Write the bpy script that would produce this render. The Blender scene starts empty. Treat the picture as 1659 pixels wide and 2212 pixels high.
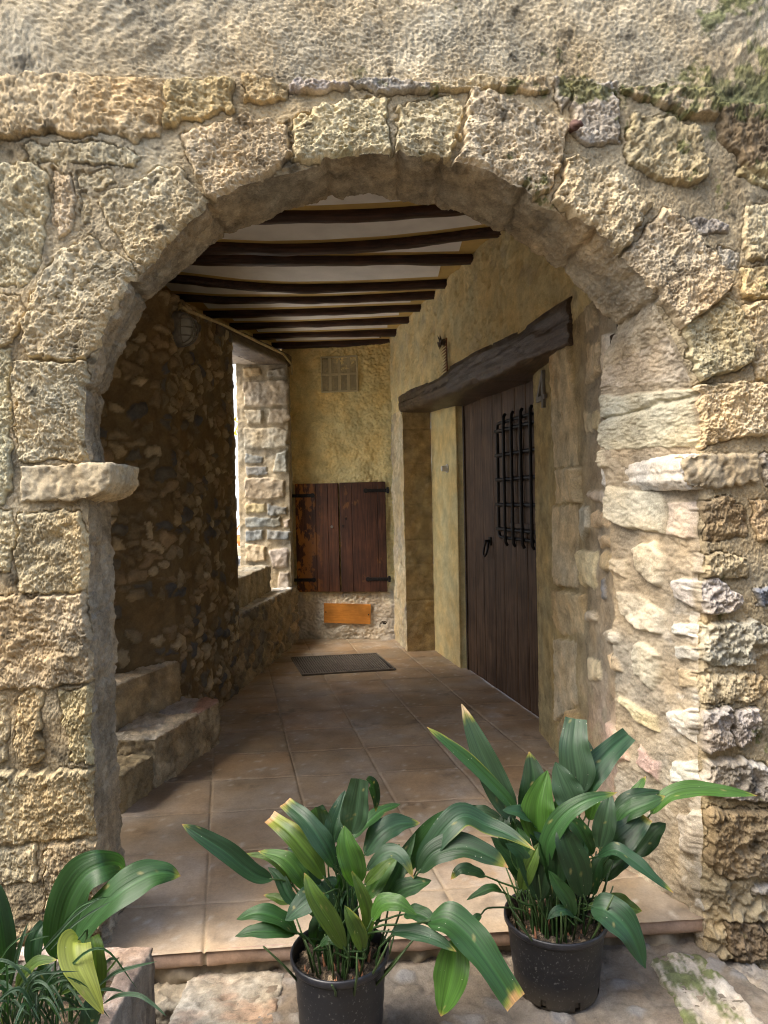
import bpy, bmesh, math, random
import numpy as np
from mathutils import Vector
SC = bpy.context.scene
COL = SC.collection
random.seed(7)
RNG = np.random.default_rng(7)

# ------------------------------------------------------------------ camera, world, sun, exposure
H = 1.40                      # eye height above the passage floor (floor is z = 0)
FPX, CX, CY = 1534.0, 829.5, 1106.0
ROLL, PITCH = math.radians(1.2), math.radians(1.05)
FW = np.array([0, math.cos(PITCH), -math.sin(PITCH)])
UP0 = np.array([0, math.sin(PITCH), math.cos(PITCH)])
RT0 = np.array([1.0, 0, 0])
RT = math.cos(ROLL) * RT0 - math.sin(ROLL) * UP0
UPV = math.sin(ROLL) * RT0 + math.cos(ROLL) * UP0
CAMP = np.array([0, 0, H])
cam = bpy.data.cameras.new("camera")
camo = bpy.data.objects.new("camera", cam)
COL.objects.link(camo)
cam.sensor_fit = 'HORIZONTAL'
cam.sensor_width = 36.0
cam.lens = 36.0 * FPX / 1659.0
cam.clip_start, cam.clip_end = 0.05, 500
from mathutils import Matrix
camo.matrix_world = Matrix(((RT[0], UPV[0], -FW[0], 0), (RT[1], UPV[1], -FW[1], 0), (RT[2], UPV[2], -FW[2], H), (0, 0, 0, 1)))
SC.camera = camo

SUN_EL, SUN_AZ = math.radians(54), math.radians(245)   # azimuth: where the sun stands, clockwise from +Y
W = bpy.data.worlds.new("World")
SC.world = W
W.use_nodes = True
nt = W.node_tree
nt.nodes.clear()
sky = nt.nodes.new('ShaderNodeTexSky')
sky.sky_type = 'NISHITA'
sky.sun_disc = False
sky.sun_elevation = SUN_EL
sky.sun_rotation = SUN_AZ
sky.dust_density = 4.0
sky.ozone_density = 0.6
bg = nt.nodes.new('ShaderNodeBackground')
bg.inputs[1].default_value = 0.15
wo = nt.nodes.new('ShaderNodeOutputWorld')
nt.links.new(sky.outputs[0], bg.inputs[0])
nt.links.new(bg.outputs[0], wo.inputs[0])
sun = bpy.data.lights.new("sun", 'SUN')
sun.energy = 1.1
sun.angle = math.radians(28)
sun.color = (1.0, 0.96, 0.87)
suno = bpy.data.objects.new("sun", sun)
COL.objects.link(suno)
sd = Vector((math.sin(SUN_AZ) * math.cos(SUN_EL), math.cos(SUN_AZ) * math.cos(SUN_EL), math.sin(SUN_EL)))
suno.rotation_euler = sd.to_track_quat('Z', 'Y').to_euler()
suno.location = (-4, -4, 9)
SC.view_settings.view_transform = 'Standard'
SC.view_settings.look = 'None'
SC.view_settings.gamma = 1.0
SC.view_settings.use_curve_mapping = False
SC.view_settings.exposure = 1.8
try:
    SC.cycles.use_denoising = True
    SC.cycles.denoiser = 'OPENIMAGEDENOISE'
    SC.cycles.max_bounces = 12
    SC.cycles.pixel_filter_type = 'BLACKMAN_HARRIS'
    SC.cycles.filter_width = 1.1
    SC.cycles.diffuse_bounces = 10
    SC.cycles.sample_clamp_indirect = 6.0
except Exception:
    pass

# ------------------------------------------------------------------ pixel <-> place
def rays(P):
    P = np.atleast_2d(np.array(P, float))
    return FW + ((P[:, 0:1] - CX) / FPX) * RT - ((P[:, 1:2] - CY) / FPX) * UPV
def ground(P, z=0.0):
    d = rays(P)
    return CAMP + ((z - H) / d[:, 2:3]) * d
def atY(px, py, Y):
    d = rays([[px, py]])[0]
    return CAMP + d * (Y / d[1])
def onwall(P, a, b, off=0.0):
    a, b = np.array(a[:2], float), np.array(b[:2], float)
    t = (b - a) / np.linalg.norm(b - a)
    n = np.array([t[1], -t[0]])
    if n @ (-a) < 0:
        n = -n
    a = a + n * off
    n3 = np.array([n[0], n[1], 0])
    d = rays(P)
    k = (np.array([a[0], a[1], 0]) - CAMP) @ n3 / (d @ n3)
    return CAMP + k[:, None] * d
# ------------------------------------------------------------------ noise
def _h(ix, iy, iz, s):
    h = (ix.astype(np.int64) * 374761393 + iy.astype(np.int64) * 668265263 + iz.astype(np.int64) * 2147483647 + s * 974634777) & 0xFFFFFFFF
    h = ((h ^ (h >> 13)) * 1274126177) & 0xFFFFFFFF
    h = ((h ^ (h >> 16)) * 2246822519) & 0xFFFFFFFF
    return ((h ^ (h >> 15)) & 0xFFFFFF) / float(0xFFFFFF)
def vn(p, s=0):
    i = np.floor(p)
    f = p - i
    f = f * f * f * (f * (f * 6 - 15) + 10)
    x, y, z = i[:, 0], i[:, 1], i[:, 2]
    r = 0
    for dx in (0, 1):
        wx = f[:, 0] if dx else 1 - f[:, 0]
        for dy in (0, 1):
            wy = f[:, 1] if dy else 1 - f[:, 1]
            for dz in (0, 1):
                wz = f[:, 2] if dz else 1 - f[:, 2]
                r = r + wx * wy * wz * _h(x + dx, y + dy, z + dz, s)
    return r * 2 - 1
ROT = np.array([[0.36, 0.48, -0.8], [-0.8, 0.6, 0.0], [0.48, 0.64, 0.6]])
def fbm(p, size, octs=3, gain=0.5, s=0, stretch=None):
    q = np.array(p, float)
    if stretch is not None:
        q = q * np.array(stretch)
    q = (q / size) @ ROT.T + 17.3
    a, r, t = 1.0, 0, 0
    for o in range(octs):
        r = r + a * vn(q, s + o * 7)
        t += a
        a *= gain
        q = (q * 2.03) @ ROT.T + 5.1
    return r / t * 1.6
def sst(a, b, x):
    t = np.clip((x - a) / (b - a), 0, 1)
    return t * t * (3 - 2 * t)
def voro(u, v, s=0, jit=0.85):
    iu, iv = np.floor(u), np.floor(v)
    f1 = np.full(u.shape, 9.0)
    f2 = np.full(u.shape, 9.0)
    ids = np.zeros(u.shape)
    for a in (-1, 0, 1):
        for b in (-1, 0, 1):
            cu, cv = iu + a, iv + b
            z = np.zeros_like(cu)
            px = cu + 0.5 + jit * (_h(cu, cv, z, s) - 0.5)
            py = cv + 0.5 + jit * (_h(cu, cv, z + 1, s) - 0.5)
            d = np.hypot(u - px, v - py)
            r = _h(cu, cv, z + 2, s)
            m = d < f1
            f2 = np.where(m, f1, np.minimum(f2, d))
            ids = np.where(m, r, ids)
            f1 = np.where(m, d, f1)
    return f1, f2, ids
def polysdf(x, y, poly):
    d = np.full(x.shape, 1e9)
    ins = np.zeros(x.shape, bool)
    n = len(poly)
    for i in range(n):
        x0, y0 = poly[i]
        x1, y1 = poly[(i + 1) % n]
        ex, ey = x1 - x0, y1 - y0
        t = np.clip(((x - x0) * ex + (y - y0) * ey) / (ex * ex + ey * ey + 1e-12), 0, 1)
        d = np.minimum(d, np.hypot(x - x0 - t * ex, y - y0 - t * ey))
        c = ((y0 > y) != (y1 > y)) & (x < (x1 - x0) * (y - y0) / (y1 - y0 + 1e-12) + x0)
        ins ^= c
    return np.where(ins, d, -d)
C_ = lambda *a: np.array(a, float)
PAL = dict(ash=C_(.41, .365, .27), cream=C_(.555, .465, .295), warm=C_(.55, .435, .245), grey=C_(.40, .365, .305), blue=C_(.22, .225, .235), white=C_(.53, .50, .435),
           dark=C_(.27, .205, .125), pale=C_(.49, .435, .33), mort=C_(.38, .315, .20), tan=C_(.47, .375, .23), slate=C_(.25, .255, .235), pink=C_(.47, .34, .27))
def stones(u, v, p, lst, warp=0.006, wsize=0.05, seed=3, flat=1.0):
    """lst: (poly in wall coords, relief, rounding, colour key). Returns relief, mask, colour."""
    n = len(u)
    h = np.zeros(n)
    mk = np.zeros(n)
    global STONE_ID
    STONE_ID = np.zeros(n)
    col = np.tile(PAL['mort'], (n, 1))
    wu = fbm(p, wsize, 2, s=seed) * warp
    wv = fbm(p, wsize, 2, s=seed + 50) * warp
    for k, (poly, hp, er, ck) in enumerate(lst):
        poly = np.array(poly)
        lo, hi = poly.min(0) - .03, poly.max(0) + .03
        ii = np.nonzero((u > lo[0]) & (u < hi[0]) & (v > lo[1]) & (v < hi[1]))[0]
        if not len(ii):
            continue
        d = polysdf(u[ii] + wu[ii], v[ii] + wv[ii], poly)
        if flat < 1: d = d + .005
        m = sst(-.003, .004, d)
        t = np.clip(d / (er * (.34 if flat < 1 else .6)), 0, 1)
        # each stone's face leans a little its own way
        r = np.random.default_rng(k * 13 + seed)
        c = poly.mean(0)
        lean = (u[ii] - c[0]) * r.uniform(-.05, .05) + (v[ii] - c[1]) * r.uniform(-.07, .07)
        hh = (hp * flat + lean) * (1 - (1 - t) ** 2.2)
        cc = PAL[ck] * r.uniform(.9, 1.1) * (1 + r.uniform(-.03, .03, 3))
        w = m
        STONE_ID[ii] = np.where(m > .2, r.uniform(0, 1), STONE_ID[ii])
        h[ii] = np.maximum(h[ii], np.where(d > 0, hh, 0))
        mk[ii] = np.maximum(mk[ii], w)
        col[ii] = col[ii] * (1 - w[:, None]) + cc * w[:, None]
    return h, mk, col
# ------------------------------------------------------------------ objects
def tag(o, label=None, cat=None, group=None, kind=None):
    if label: o['label'] = label
    if cat: o['category'] = cat
    if group: o['group'] = group
    if kind: o['kind'] = kind
    return o
def thing(name, label, cat, loc=(0, 0, 0), group=None):
    o = bpy.data.objects.new(name, None)
    COL.objects.link(o)
    o.location = loc
    o.empty_display_size = .1
    return tag(o, label, cat, group)
def link(name, me, mat=None, parent=None):
    o = bpy.data.objects.new(name, me)
    COL.objects.link(o)
    if mat: me.materials.append(mat)
    if parent is not None:
        o.parent = parent
        if parent.type == 'EMPTY':
            o.matrix_parent_inverse = Matrix.Translation(-parent.location)
    return o
def setcol(me, col):
    a = me.color_attributes.new('Col', 'FLOAT_COLOR', 'POINT')
    c = np.ones((len(me.vertices), 4), np.float32)
    c[:, :3] = np.clip(col, 0.004, 1)
    a.data.foreach_set('color', c.ravel())
def grid(name, P, mat, parent=None, col=None, smooth=True, flip=False, closed=False, uv=None):
    """P: (n, m, 3) array of points -> one quad mesh."""
    n, m = P.shape[:2]
    me = bpy.data.meshes.new(name)
    idx = np.arange(n * m).reshape(n, m)
    if closed:
        idx = np.concatenate([idx, idx[:, :1]], 1)
    a, b, c, d = idx[:-1, :-1], idx[1:, :-1], idx[1:, 1:], idx[:-1, 1:]
    q = np.stack([a, d, c, b] if flip else [a, b, c, d], -1).reshape(-1, 4)
    nv, nf = n * m, len(q)
    me.vertices.add(nv)
    me.vertices.foreach_set('co', P.reshape(-1).astype(np.float32))
    me.loops.add(nf * 4)
    me.loops.foreach_set('vertex_index', q.ravel().astype(np.int32))
    me.polygons.add(nf)
    me.polygons.foreach_set('loop_start', np.arange(0, nf * 4, 4, dtype=np.int32))
    me.polygons.foreach_set('use_smooth', np.full(nf, smooth))
    me.update(calc_edges=True)
    me.validate()
    if col is not None:
        setcol(me, col.reshape(-1, 3))
    if uv is not None:
        l = me.attributes.new('leafuv', 'FLOAT2', 'POINT')
        l.data.foreach_set('vector', uv.reshape(-1).astype(np.float32))
    return link(name, me, mat, parent)
def mesh_from(name, verts, faces, mat, parent=None, smooth=False):
    me = bpy.data.meshes.new(name)
    me.from_pydata([tuple(map(float, v)) for v in verts], [], faces)
    me.validate()
    bm = bmesh.new()
    bm.from_mesh(me)
    bmesh.ops.recalc_face_normals(bm, faces=bm.faces)
    bm.to_mesh(me)
    bm.free()
    if smooth:
        me.polygons.foreach_set('use_smooth', np.full(len(me.polygons), True))
    return link(name, me, mat, parent)
class MB:
    """collects boxes and tubes into one mesh"""
    def __init__(s): s.v, s.f = [], []
    def add(s, v, f):
        k = len(s.v)
        s.v += [tuple(map(float, q)) for q in v]
        s.f += [tuple(i + k for i in g) for g in f]
    def box(s, o, ax, ay, az):
        """corner o with three edge vectors"""
        o, ax, ay, az = (np.array(q, float) for q in (o, ax, ay, az))
        v = [o, o + ax, o + ax + ay, o + ay, o + az, o + ax + az, o + ax + ay + az, o + ay + az]
        s.add(v, [(0, 3, 2, 1), (4, 5, 6, 7), (0, 1, 5, 4), (1, 2, 6, 5), (2, 3, 7, 6), (3, 0, 4, 7)])
    def tube(s, pts, r, n=8, cap=True, closed=False):
        pts = [np.array(q, float) for q in pts]
        rs = r if hasattr(r, '__len__') else [r] * len(pts)
        rings = []
        ref = None
        N = len(pts)
        for i in range(N):
            if closed: t = pts[(i + 1) % N] - pts[i - 1]
            else: t = pts[min(i + 1, N - 1)] - pts[max(i - 1, 0)]
            t = t / (np.linalg.norm(t) + 1e-9)
            if ref is None:
                ref = np.cross(t, (0, 0, 1.0))
                if np.linalg.norm(ref) < .1: ref = np.cross(t, (1.0, 0, 0))
            ref = ref - t * (ref @ t)
            ref /= np.linalg.norm(ref)
            b = np.cross(t, ref)
            rings.append([pts[i] + rs[i] * (math.cos(2 * math.pi * k / n) * ref + math.sin(2 * math.pi * k / n) * b) for k in range(n)])
        v = [q for g in rings for q in g]
        f = []
        for i in range(N if closed else N - 1):
            j = (i + 1) % N
            for k in range(n):
                f.append((i * n + k, i * n + (k + 1) % n, j * n + (k + 1) % n, j * n + k))
        if cap and not closed:
            f.append(tuple(range(n - 1, -1, -1)))
            f.append(tuple((N - 1) * n + k for k in range(n)))
        s.add(v, f)
    def build(s, name, mat, parent=None, smooth=False, bevel=0):
        o = mesh_from(name, s.v, s.f, mat, parent, smooth)
        if bevel:
            md = o.modifiers.new('bevel', 'BEVEL')
            md.width = bevel
            md.segments = 2
            md.limit_method = 'ANGLE'
        return o
def rough_solid(name, verts, faces, mat, parent, voxel, hfun, colfun):
    """closed solid -> fine voxel surface -> roughened like broken stone"""
    tmp = mesh_from('tmp', verts, faces, None)
    md = tmp.modifiers.new('r', 'REMESH')
    md.mode = 'VOXEL'
    md.voxel_size = voxel
    dg = bpy.context.evaluated_depsgraph_get()
    dg.update()
    me = bpy.data.meshes.new_from_object(tmp.evaluated_get(dg))
    bpy.data.objects.remove(tmp)
    me.name = name
    n = len(me.vertices)
    co = np.empty(n * 3, np.float32)
    no = np.empty(n * 3, np.float32)
    me.vertices.foreach_get('co', co)
    me.vertex_normals.foreach_get('vector', no)
    co, no = co.reshape(-1, 3).astype(float), no.reshape(-1, 3).astype(float)
    # soften the normals so that arrises wear round
    h = hfun(co, no)
    me.vertices.foreach_set('co', (co + no * h[:, None]).ravel().astype(np.float32))
    me.polygons.foreach_set('use_smooth', np.full(len(me.polygons), True))
    me.update()
    setcol(me, colfun(co, no))
    me.materials.clear()
    return link(name, me, mat, parent)
def prism(poly, z0, z1):
    n = len(poly)
    v = [(x, y, z0) for x, y in poly] + [(x, y, z1) for x, y in poly]
    f = [tuple(range(n - 1, -1, -1)), tuple(range(n, 2 * n))] + [(i, (i + 1) % n, n + (i + 1) % n, n + i) for i in range(n)]
    return v, f
# ------------------------------------------------------------------ materials
def newmat(name):
    m = bpy.data.materials.new(name)
    m.use_nodes = True
    t = m.node_tree
    t.nodes.clear()
    out = t.nodes.new('ShaderNodeOutputMaterial')
    b = t.nodes.new('ShaderNodeBsdfPrincipled')
    t.links.new(b.outputs[0], out.inputs[0])
    return m, t, b, out
def masonry(name, rough=.9, var=.35, fine=90, big=9, bump=.35, bdist=.004, spec=.2, speck=0.0):
    """base colour from the surface's own mineral colours (attribute), mottled and finely bumped"""
    m, t, b, out = newmat(name)
    N, L = t.nodes.new, t.links.new
    at = N('ShaderNodeAttribute'); at.attribute_name = 'Col'
    tc = N('ShaderNodeTexCoord')
    n1 = N('ShaderNodeTexNoise'); n1.inputs['Scale'].default_value = fine; n1.inputs['Detail'].default_value = 6; n1.inputs['Roughness'].default_value = .65
    n2 = N('ShaderNodeTexNoise'); n2.inputs['Scale'].default_value = big; n2.inputs['Detail'].default_value = 5; n2.inputs['Roughness'].default_value = .6
    for n in (n1, n2): L(tc.outputs['Object'], n.inputs['Vector'])
    n5 = N('ShaderNodeTexNoise'); n5.inputs['Scale'].default_value = fine * 2.6; n5.inputs['Detail'].default_value = 3; n5.inputs['Roughness'].default_value = .7
    L(tc.outputs['Object'], n5.inputs['Vector'])
    a0 = N('ShaderNodeMath'); a0.operation = 'ADD'; L(n1.outputs[0], a0.inputs[0]); L(n5.outputs[0], a0.inputs[1])
    a1 = N('ShaderNodeMath'); a1.operation = 'MULTIPLY'; a1.inputs[1].default_value = .62; L(a0.outputs[0], a1.inputs[0])
    a = N('ShaderNodeMath'); a.operation = 'ADD'; L(a1.outputs[0], a.inputs[0]); L(n2.outputs[0], a.inputs[1])
    mr = N('ShaderNodeMapRange'); mr.inputs[1].default_value = .82; mr.inputs[2].default_value = 1.42
    mr.inputs[3].default_value = 1 - var; mr.inputs[4].default_value = 1 + var
    L(a.outputs[0], mr.inputs[0])
    mx = N('ShaderNodeVectorMath'); mx.operation = 'MULTIPLY'
    L(at.outputs['Color'], mx.inputs[0]); L(mr.outputs[0], mx.inputs[1])
    last = mx.outputs[0]
    # slow warm/cool drift
    n3 = N('ShaderNodeTexNoise'); n3.inputs['Scale'].default_value = 4.0; n3.inputs['Detail'].default_value = 4
    L(tc.outputs['Object'], n3.inputs['Vector'])
    cr = N('ShaderNodeValToRGB')
    cr.color_ramp.elements[0].position, cr.color_ramp.elements[0].color = .35, (.95, 1.0, 1.08, 1)
    cr.color_ramp.elements[1].position, cr.color_ramp.elements[1].color = .65, (1.05, .98, .88, 1)
    L(n3.outputs[0], cr.inputs[0])
    m2 = N('ShaderNodeVectorMath'); m2.operation = 'MULTIPLY'
    L(last, m2.inputs[0]); L(cr.outputs[0], m2.inputs[1])
    L(m2.outputs[0], b.inputs['Base Color'])
    b.inputs['Roughness'].default_value = rough
    b.inputs['Specular IOR Level'].default_value = spec
    bp = N('ShaderNodeBump'); bp.inputs['Strength'].default_value = bump; bp.inputs['Distance'].default_value = bdist
    L(a0.outputs[0], bp.inputs['Height'])
    L(bp.outputs[0], b.inputs['Normal'])
    return m
def wood(name, c0, c1, axis=2, rough=.55, scale=14, stretch=18, bump=.5, worn=None, spec=.4):
    m, t, b, out = newmat(name)
    N, L = t.nodes.new, t.links.new
    tc = N('ShaderNodeTexCoord')
    mp = N('ShaderNodeMapping')
    s = [stretch] * 3
    s[axis] = 1.0
    mp.inputs['Scale'].default_value = s
    L(tc.outputs['Object'], mp.inputs['Vector'])
    n1 = N('ShaderNodeTexNoise'); n1.inputs['Scale'].default_value = scale / 4; n1.inputs['Detail'].default_value = 8; n1.inputs['Roughness'].default_value = .65; n1.inputs['Distortion'].default_value = .4
    L(mp.outputs[0], n1.inputs['Vector'])
    cr = N('ShaderNodeValToRGB')
    cr.color_ramp.elements[0].position, cr.color_ramp.elements[0].color = .34, (*c0, 1)
    cr.color_ramp.elements[1].position, cr.color_ramp.elements[1].color = .68, (*c1, 1)
    L(n1.outputs[0], cr.inputs[0])
    col = cr.outputs[0]
    n2 = N('ShaderNodeTexNoise'); n2.inputs['Scale'].default_value = 5; n2.inputs['Detail'].default_value = 5
    L(tc.outputs['Object'], n2.inputs['Vector'])
    mr = N('ShaderNodeMapRange'); mr.inputs[1].default_value = .3; mr.inputs[2].default_value = .7; mr.inputs[3].default_value = .65; mr.inputs[4].default_value = 1.35
    L(n2.outputs[0], mr.inputs[0])
    mx = N('ShaderNodeVectorMath'); mx.operation = 'MULTIPLY'; L(col, mx.inputs[0]); L(mr.outputs[0], mx.inputs[1])
    col = mx.outputs[0]
    if worn:
        wc, size, thr, box = worn          # patches of old stain left on the wood, inside a box (x0,x1,z0,z1)
        n3 = N('ShaderNodeTexNoise'); n3.inputs['Scale'].default_value = size; n3.inputs['Detail'].default_value = 7; n3.inputs['Roughness'].default_value = .62
        mp3 = N('ShaderNodeMapping'); mp3.inputs['Scale'].default_value = (1.6, 1.6, .8)
        L(tc.outputs['Object'], mp3.inputs['Vector']); L(mp3.outputs[0], n3.inputs['Vector'])
        r3 = N('ShaderNodeMapRange'); r3.inputs[1].default_value = thr; r3.inputs[2].default_value = thr + .05
        L(n3.outputs[0], r3.inputs[0])
        fac = r3.outputs[0]
        if box is not None:
            sx = N('ShaderNodeSeparateXYZ'); L(tc.outputs['Object'], sx.inputs[0])
            q = N('ShaderNodeMapRange'); q.inputs[1].default_value = box[1]; q.inputs[2].default_value = box[0]
            L(sx.outputs[0], q.inputs[0])
            k = N('ShaderNodeMath'); k.operation = 'MULTIPLY'; L(fac, k.inputs[0]); L(q.outputs[0], k.inputs[1])
            fac = k.outputs[0]
        mm = N('ShaderNodeMix'); mm.data_type = 'RGBA'
        L(fac, mm.inputs['Factor']); L(col, mm.inputs['A']); mm.inputs['B'].default_value = (*wc, 1)
        col = mm.outputs['Result']
    L(col, b.inputs['Base Color'])
    b.inputs['Roughness'].default_value = rough
    b.inputs['Specular IOR Level'].default_value = spec
    bp = N('ShaderNodeBump'); bp.inputs['Strength'].default_value = bump; bp.inputs['Distance'].default_value = .004
    L(n1.outputs[0], bp.inputs['Height']); L(bp.outputs[0], b.inputs['Normal'])
    return m
def plain(name, c, rough=.6, metal=0.0, var=.25, scale=30, bump=.15, spec=.4, bdist=.002):
    m, t, b, out = newmat(name)
    N, L = t.nodes.new, t.links.new
    tc = N('ShaderNodeTexCoord')
    n1 = N('ShaderNodeTexNoise'); n1.inputs['Scale'].default_value = scale; n1.inputs['Detail'].default_value = 6; n1.inputs['Roughness'].default_value = .6
    L(tc.outputs['Object'], n1.inputs['Vector'])
    mr = N('ShaderNodeMapRange'); mr.inputs[1].default_value = .3; mr.inputs[2].default_value = .7; mr.inputs[3].default_value = 1 - var; mr.inputs[4].default_value = 1 + var
    L(n1.outputs[0], mr.inputs[0])
    mx = N('ShaderNodeVectorMath'); mx.operation = 'MULTIPLY'; mx.inputs[0].default_value = c; L(mr.outputs[0], mx.inputs[1])
    L(mx.outputs[0], b.inputs['Base Color'])
    b.inputs['Roughness'].default_value = rough
    b.inputs['Metallic'].default_value = metal
    b.inputs['Specular IOR Level'].default_value = spec
    bp = N('ShaderNodeBump'); bp.inputs['Strength'].default_value = bump; bp.inputs['Distance'].default_value = bdist
    L(n1.outputs[0], bp.inputs['Height']); L(bp.outputs[0], b.inputs['Normal'])
    return m
def leafmat(name, trans=.3, rough=.44):
    m, t, b, out = newmat(name)
    N, L = t.nodes.new, t.links.new
    at = N('ShaderNodeAttribute'); at.attribute_name = 'Col'
    uv = N('ShaderNodeAttribute'); uv.attribute_name = 'leafuv'
    mp = N('ShaderNodeMapping'); mp.inputs['Scale'].default_value = (9, .5, 1)
    L(uv.outputs['Vector'], mp.inputs['Vector'])
    n1 = N('ShaderNodeTexNoise'); n1.inputs['Scale'].default_value = 2.2; n1.inputs['Detail'].default_value = 4
    L(mp.outputs[0], n1.inputs['Vector'])
    mr = N('ShaderNodeMapRange'); mr.inputs[1].default_value = .3; mr.inputs[2].default_value = .7; mr.inputs[3].default_value = .74; mr.inputs[4].default_value = 1.28
    L(n1.outputs[0], mr.inputs[0])
    mx = N('ShaderNodeVectorMath'); mx.operation = 'MULTIPLY'; L(at.outputs['Color'], mx.inputs[0]); L(mr.outputs[0], mx.inputs[1])
    # droppings, dust
    tc = N('ShaderNodeTexCoord')
    n2 = N('ShaderNodeTexNoise'); n2.inputs['Scale'].default_value = 160; n2.inputs['Detail'].default_value = 2
    n4 = N('ShaderNodeTexNoise'); n4.inputs['Scale'].default_value = 14; n4.inputs['Detail'].default_value = 3
    L(tc.outputs['Object'], n2.inputs['Vector']); L(tc.outputs['Object'], n4.inputs['Vector'])
    r2 = N('ShaderNodeMapRange'); r2.inputs[1].default_value = .74; r2.inputs[2].default_value = .77
    L(n2.outputs[0], r2.inputs[0])
    r4 = N('ShaderNodeMapRange'); r4.inputs[1].default_value = .5; r4.inputs[2].default_value = .62
    L(n4.outputs[0], r4.inputs[0])
    kk = N('ShaderNodeMath'); kk.operation = 'MULTIPLY'; L(r2.outputs[0], kk.inputs[0]); L(r4.outputs[0], kk.inputs[1])
    mm = N('ShaderNodeMix'); mm.data_type = 'RGBA'
    L(kk.outputs[0], mm.inputs['Factor']); L(mx.outputs[0], mm.inputs['A']); mm.inputs['B'].default_value = (.5, .5, .45, 1)
    L(mm.outputs['Result'], b.inputs['Base Color'])
    rr = N('ShaderNodeMapRange'); rr.inputs[3].default_value = rough - .08; rr.inputs[4].default_value = rough + .2
    L(n4.outputs[0], rr.inputs[0]); L(rr.outputs[0], b.inputs['Roughness'])
    b.inputs['Specular IOR Level'].default_value = .5
    bp = N('ShaderNodeBump'); bp.inputs['Strength'].default_value = .5; bp.inputs['Distance'].default_value = .0025
    L(n1.outputs[0], bp.inputs['Height']); L(bp.outputs[0], b.inputs['Normal'])
    tr = N('ShaderNodeBsdfTranslucent')
    g = N('ShaderNodeVectorMath'); g.operation = 'MULTIPLY'; g.inputs[1].default_value = (2.0, 2.2, .7)
    L(mm.outputs['Result'], g.inputs[0]); L(g.outputs[0], tr.inputs[0])
    ms = N('ShaderNodeMixShader'); ms.inputs[0].default_value = trans
    L(b.outputs[0], ms.inputs[1]); L(tr.outputs[0], ms.inputs[2]); L(ms.outputs[0], out.inputs[0])
    return m
M_STONE = masonry('old_limestone', var=.52, fine=120, bump=.7, bdist=.004)
M_PLASTER = masonry('ochre_plaster', var=.28, fine=70, bump=.7, bdist=.004)
M_RUBBLE = masonry('dark_rubble', var=.35, fine=70, bump=.6, bdist=.006)
M_TILE = masonry('terracotta_tile', var=.25, fine=50, big=6, bump=.2, bdist=.0015, rough=.62, spec=.35)
M_GROUND = masonry('old_paving', var=.35, fine=80, bump=.6, bdist=.005)
M_GRAN = masonry('pink_stone', var=.4, fine=160, big=30, bump=.6, bdist=.004)
M_SOIL = masonry('potting_soil', var=.6, fine=120, bump=.9, bdist=.008)
M_LINTEL = wood('dark_oak', (.011, .007, .004), (.15, .10, .062), axis=1, rough=.4, bump=1.0, scale=30, stretch=24, spec=.32)
M_BEAM = wood('stained_beam', (.016, .007, .004), (.075, .032, .018), axis=0, rough=.5, bump=.7)
M_PLATE = wood('doorway_beam', (.03, .02, .012), (.12, .085, .05), axis=1, rough=.6, bump=.7)
M_DOOR = wood('weathered_door', (.045, .024, .013), (.17, .105, .062), axis=2, rough=.55, scale=12, spec=.25, bump=.8)
M_SHUT = wood('shutter_wood', (.035, .012, .006), (.13, .050, .022), axis=2, rough=.5, worn=((.46, .18, .03), 9, .49, (-.88, -.60)))
M_SHUT2 = wood('shutter_wood_dark', (.025, .009, .005), (.095, .036, .018), axis=2, rough=.5, worn=((.16, .07, .02), 6, .62, None))
M_BOARD = wood('varnished_board', (.42, .16, .025), (.55, .23, .045), axis=0, rough=.45, bump=.1)
M_IRON = plain('black_iron', (.022, .020, .019), .5, .6, bump=.4)
M_RUST = plain('rusty_iron', (.11, .06, .045), .75, .3, bump=.5)
M_GRATE = plain('grate_iron', (.17, .15, .125), .55, .4)
M_POT = plain('black_plastic', (.016, .017, .022), .42, 0, var=.5, scale=60, bump=.12, spec=.5)
M_WHITE = plain('white_paint', (.75, .74, .7), .5, var=.06)
M_LINE = plain('painted_line', (.03, .03, .04), .8, var=.1)
M_LAMPG = plain('frosted_glass', (.40, .40, .36), .25, var=.1)
M_GREYP = plain('grey_metal', (.20, .19, .17), .45, .4)
M_DRY = plain('dried_plant', (.17, .075, .03), .8, var=.5)
M_BASK = plain('orange_wicker', (.5, .2, .05), .7, var=.3)
M_BOTT = plain('bottle_glass', (.05, .03, .035), .15, var=.2)
M_RED = plain('red_label', (.45, .03, .03), .5)
M_YEL = plain('yellow_ribbon', (.75, .60, .03), .6)
M_LEAF = leafmat('aspidistra_leaf')
M_BLADE = leafmat('grass_blade', .25)
M_CAVE = plain('shade_black', (.02, .015, .012), .9)  # near-black stand-in for the shade in holes and behind the vent

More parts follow.
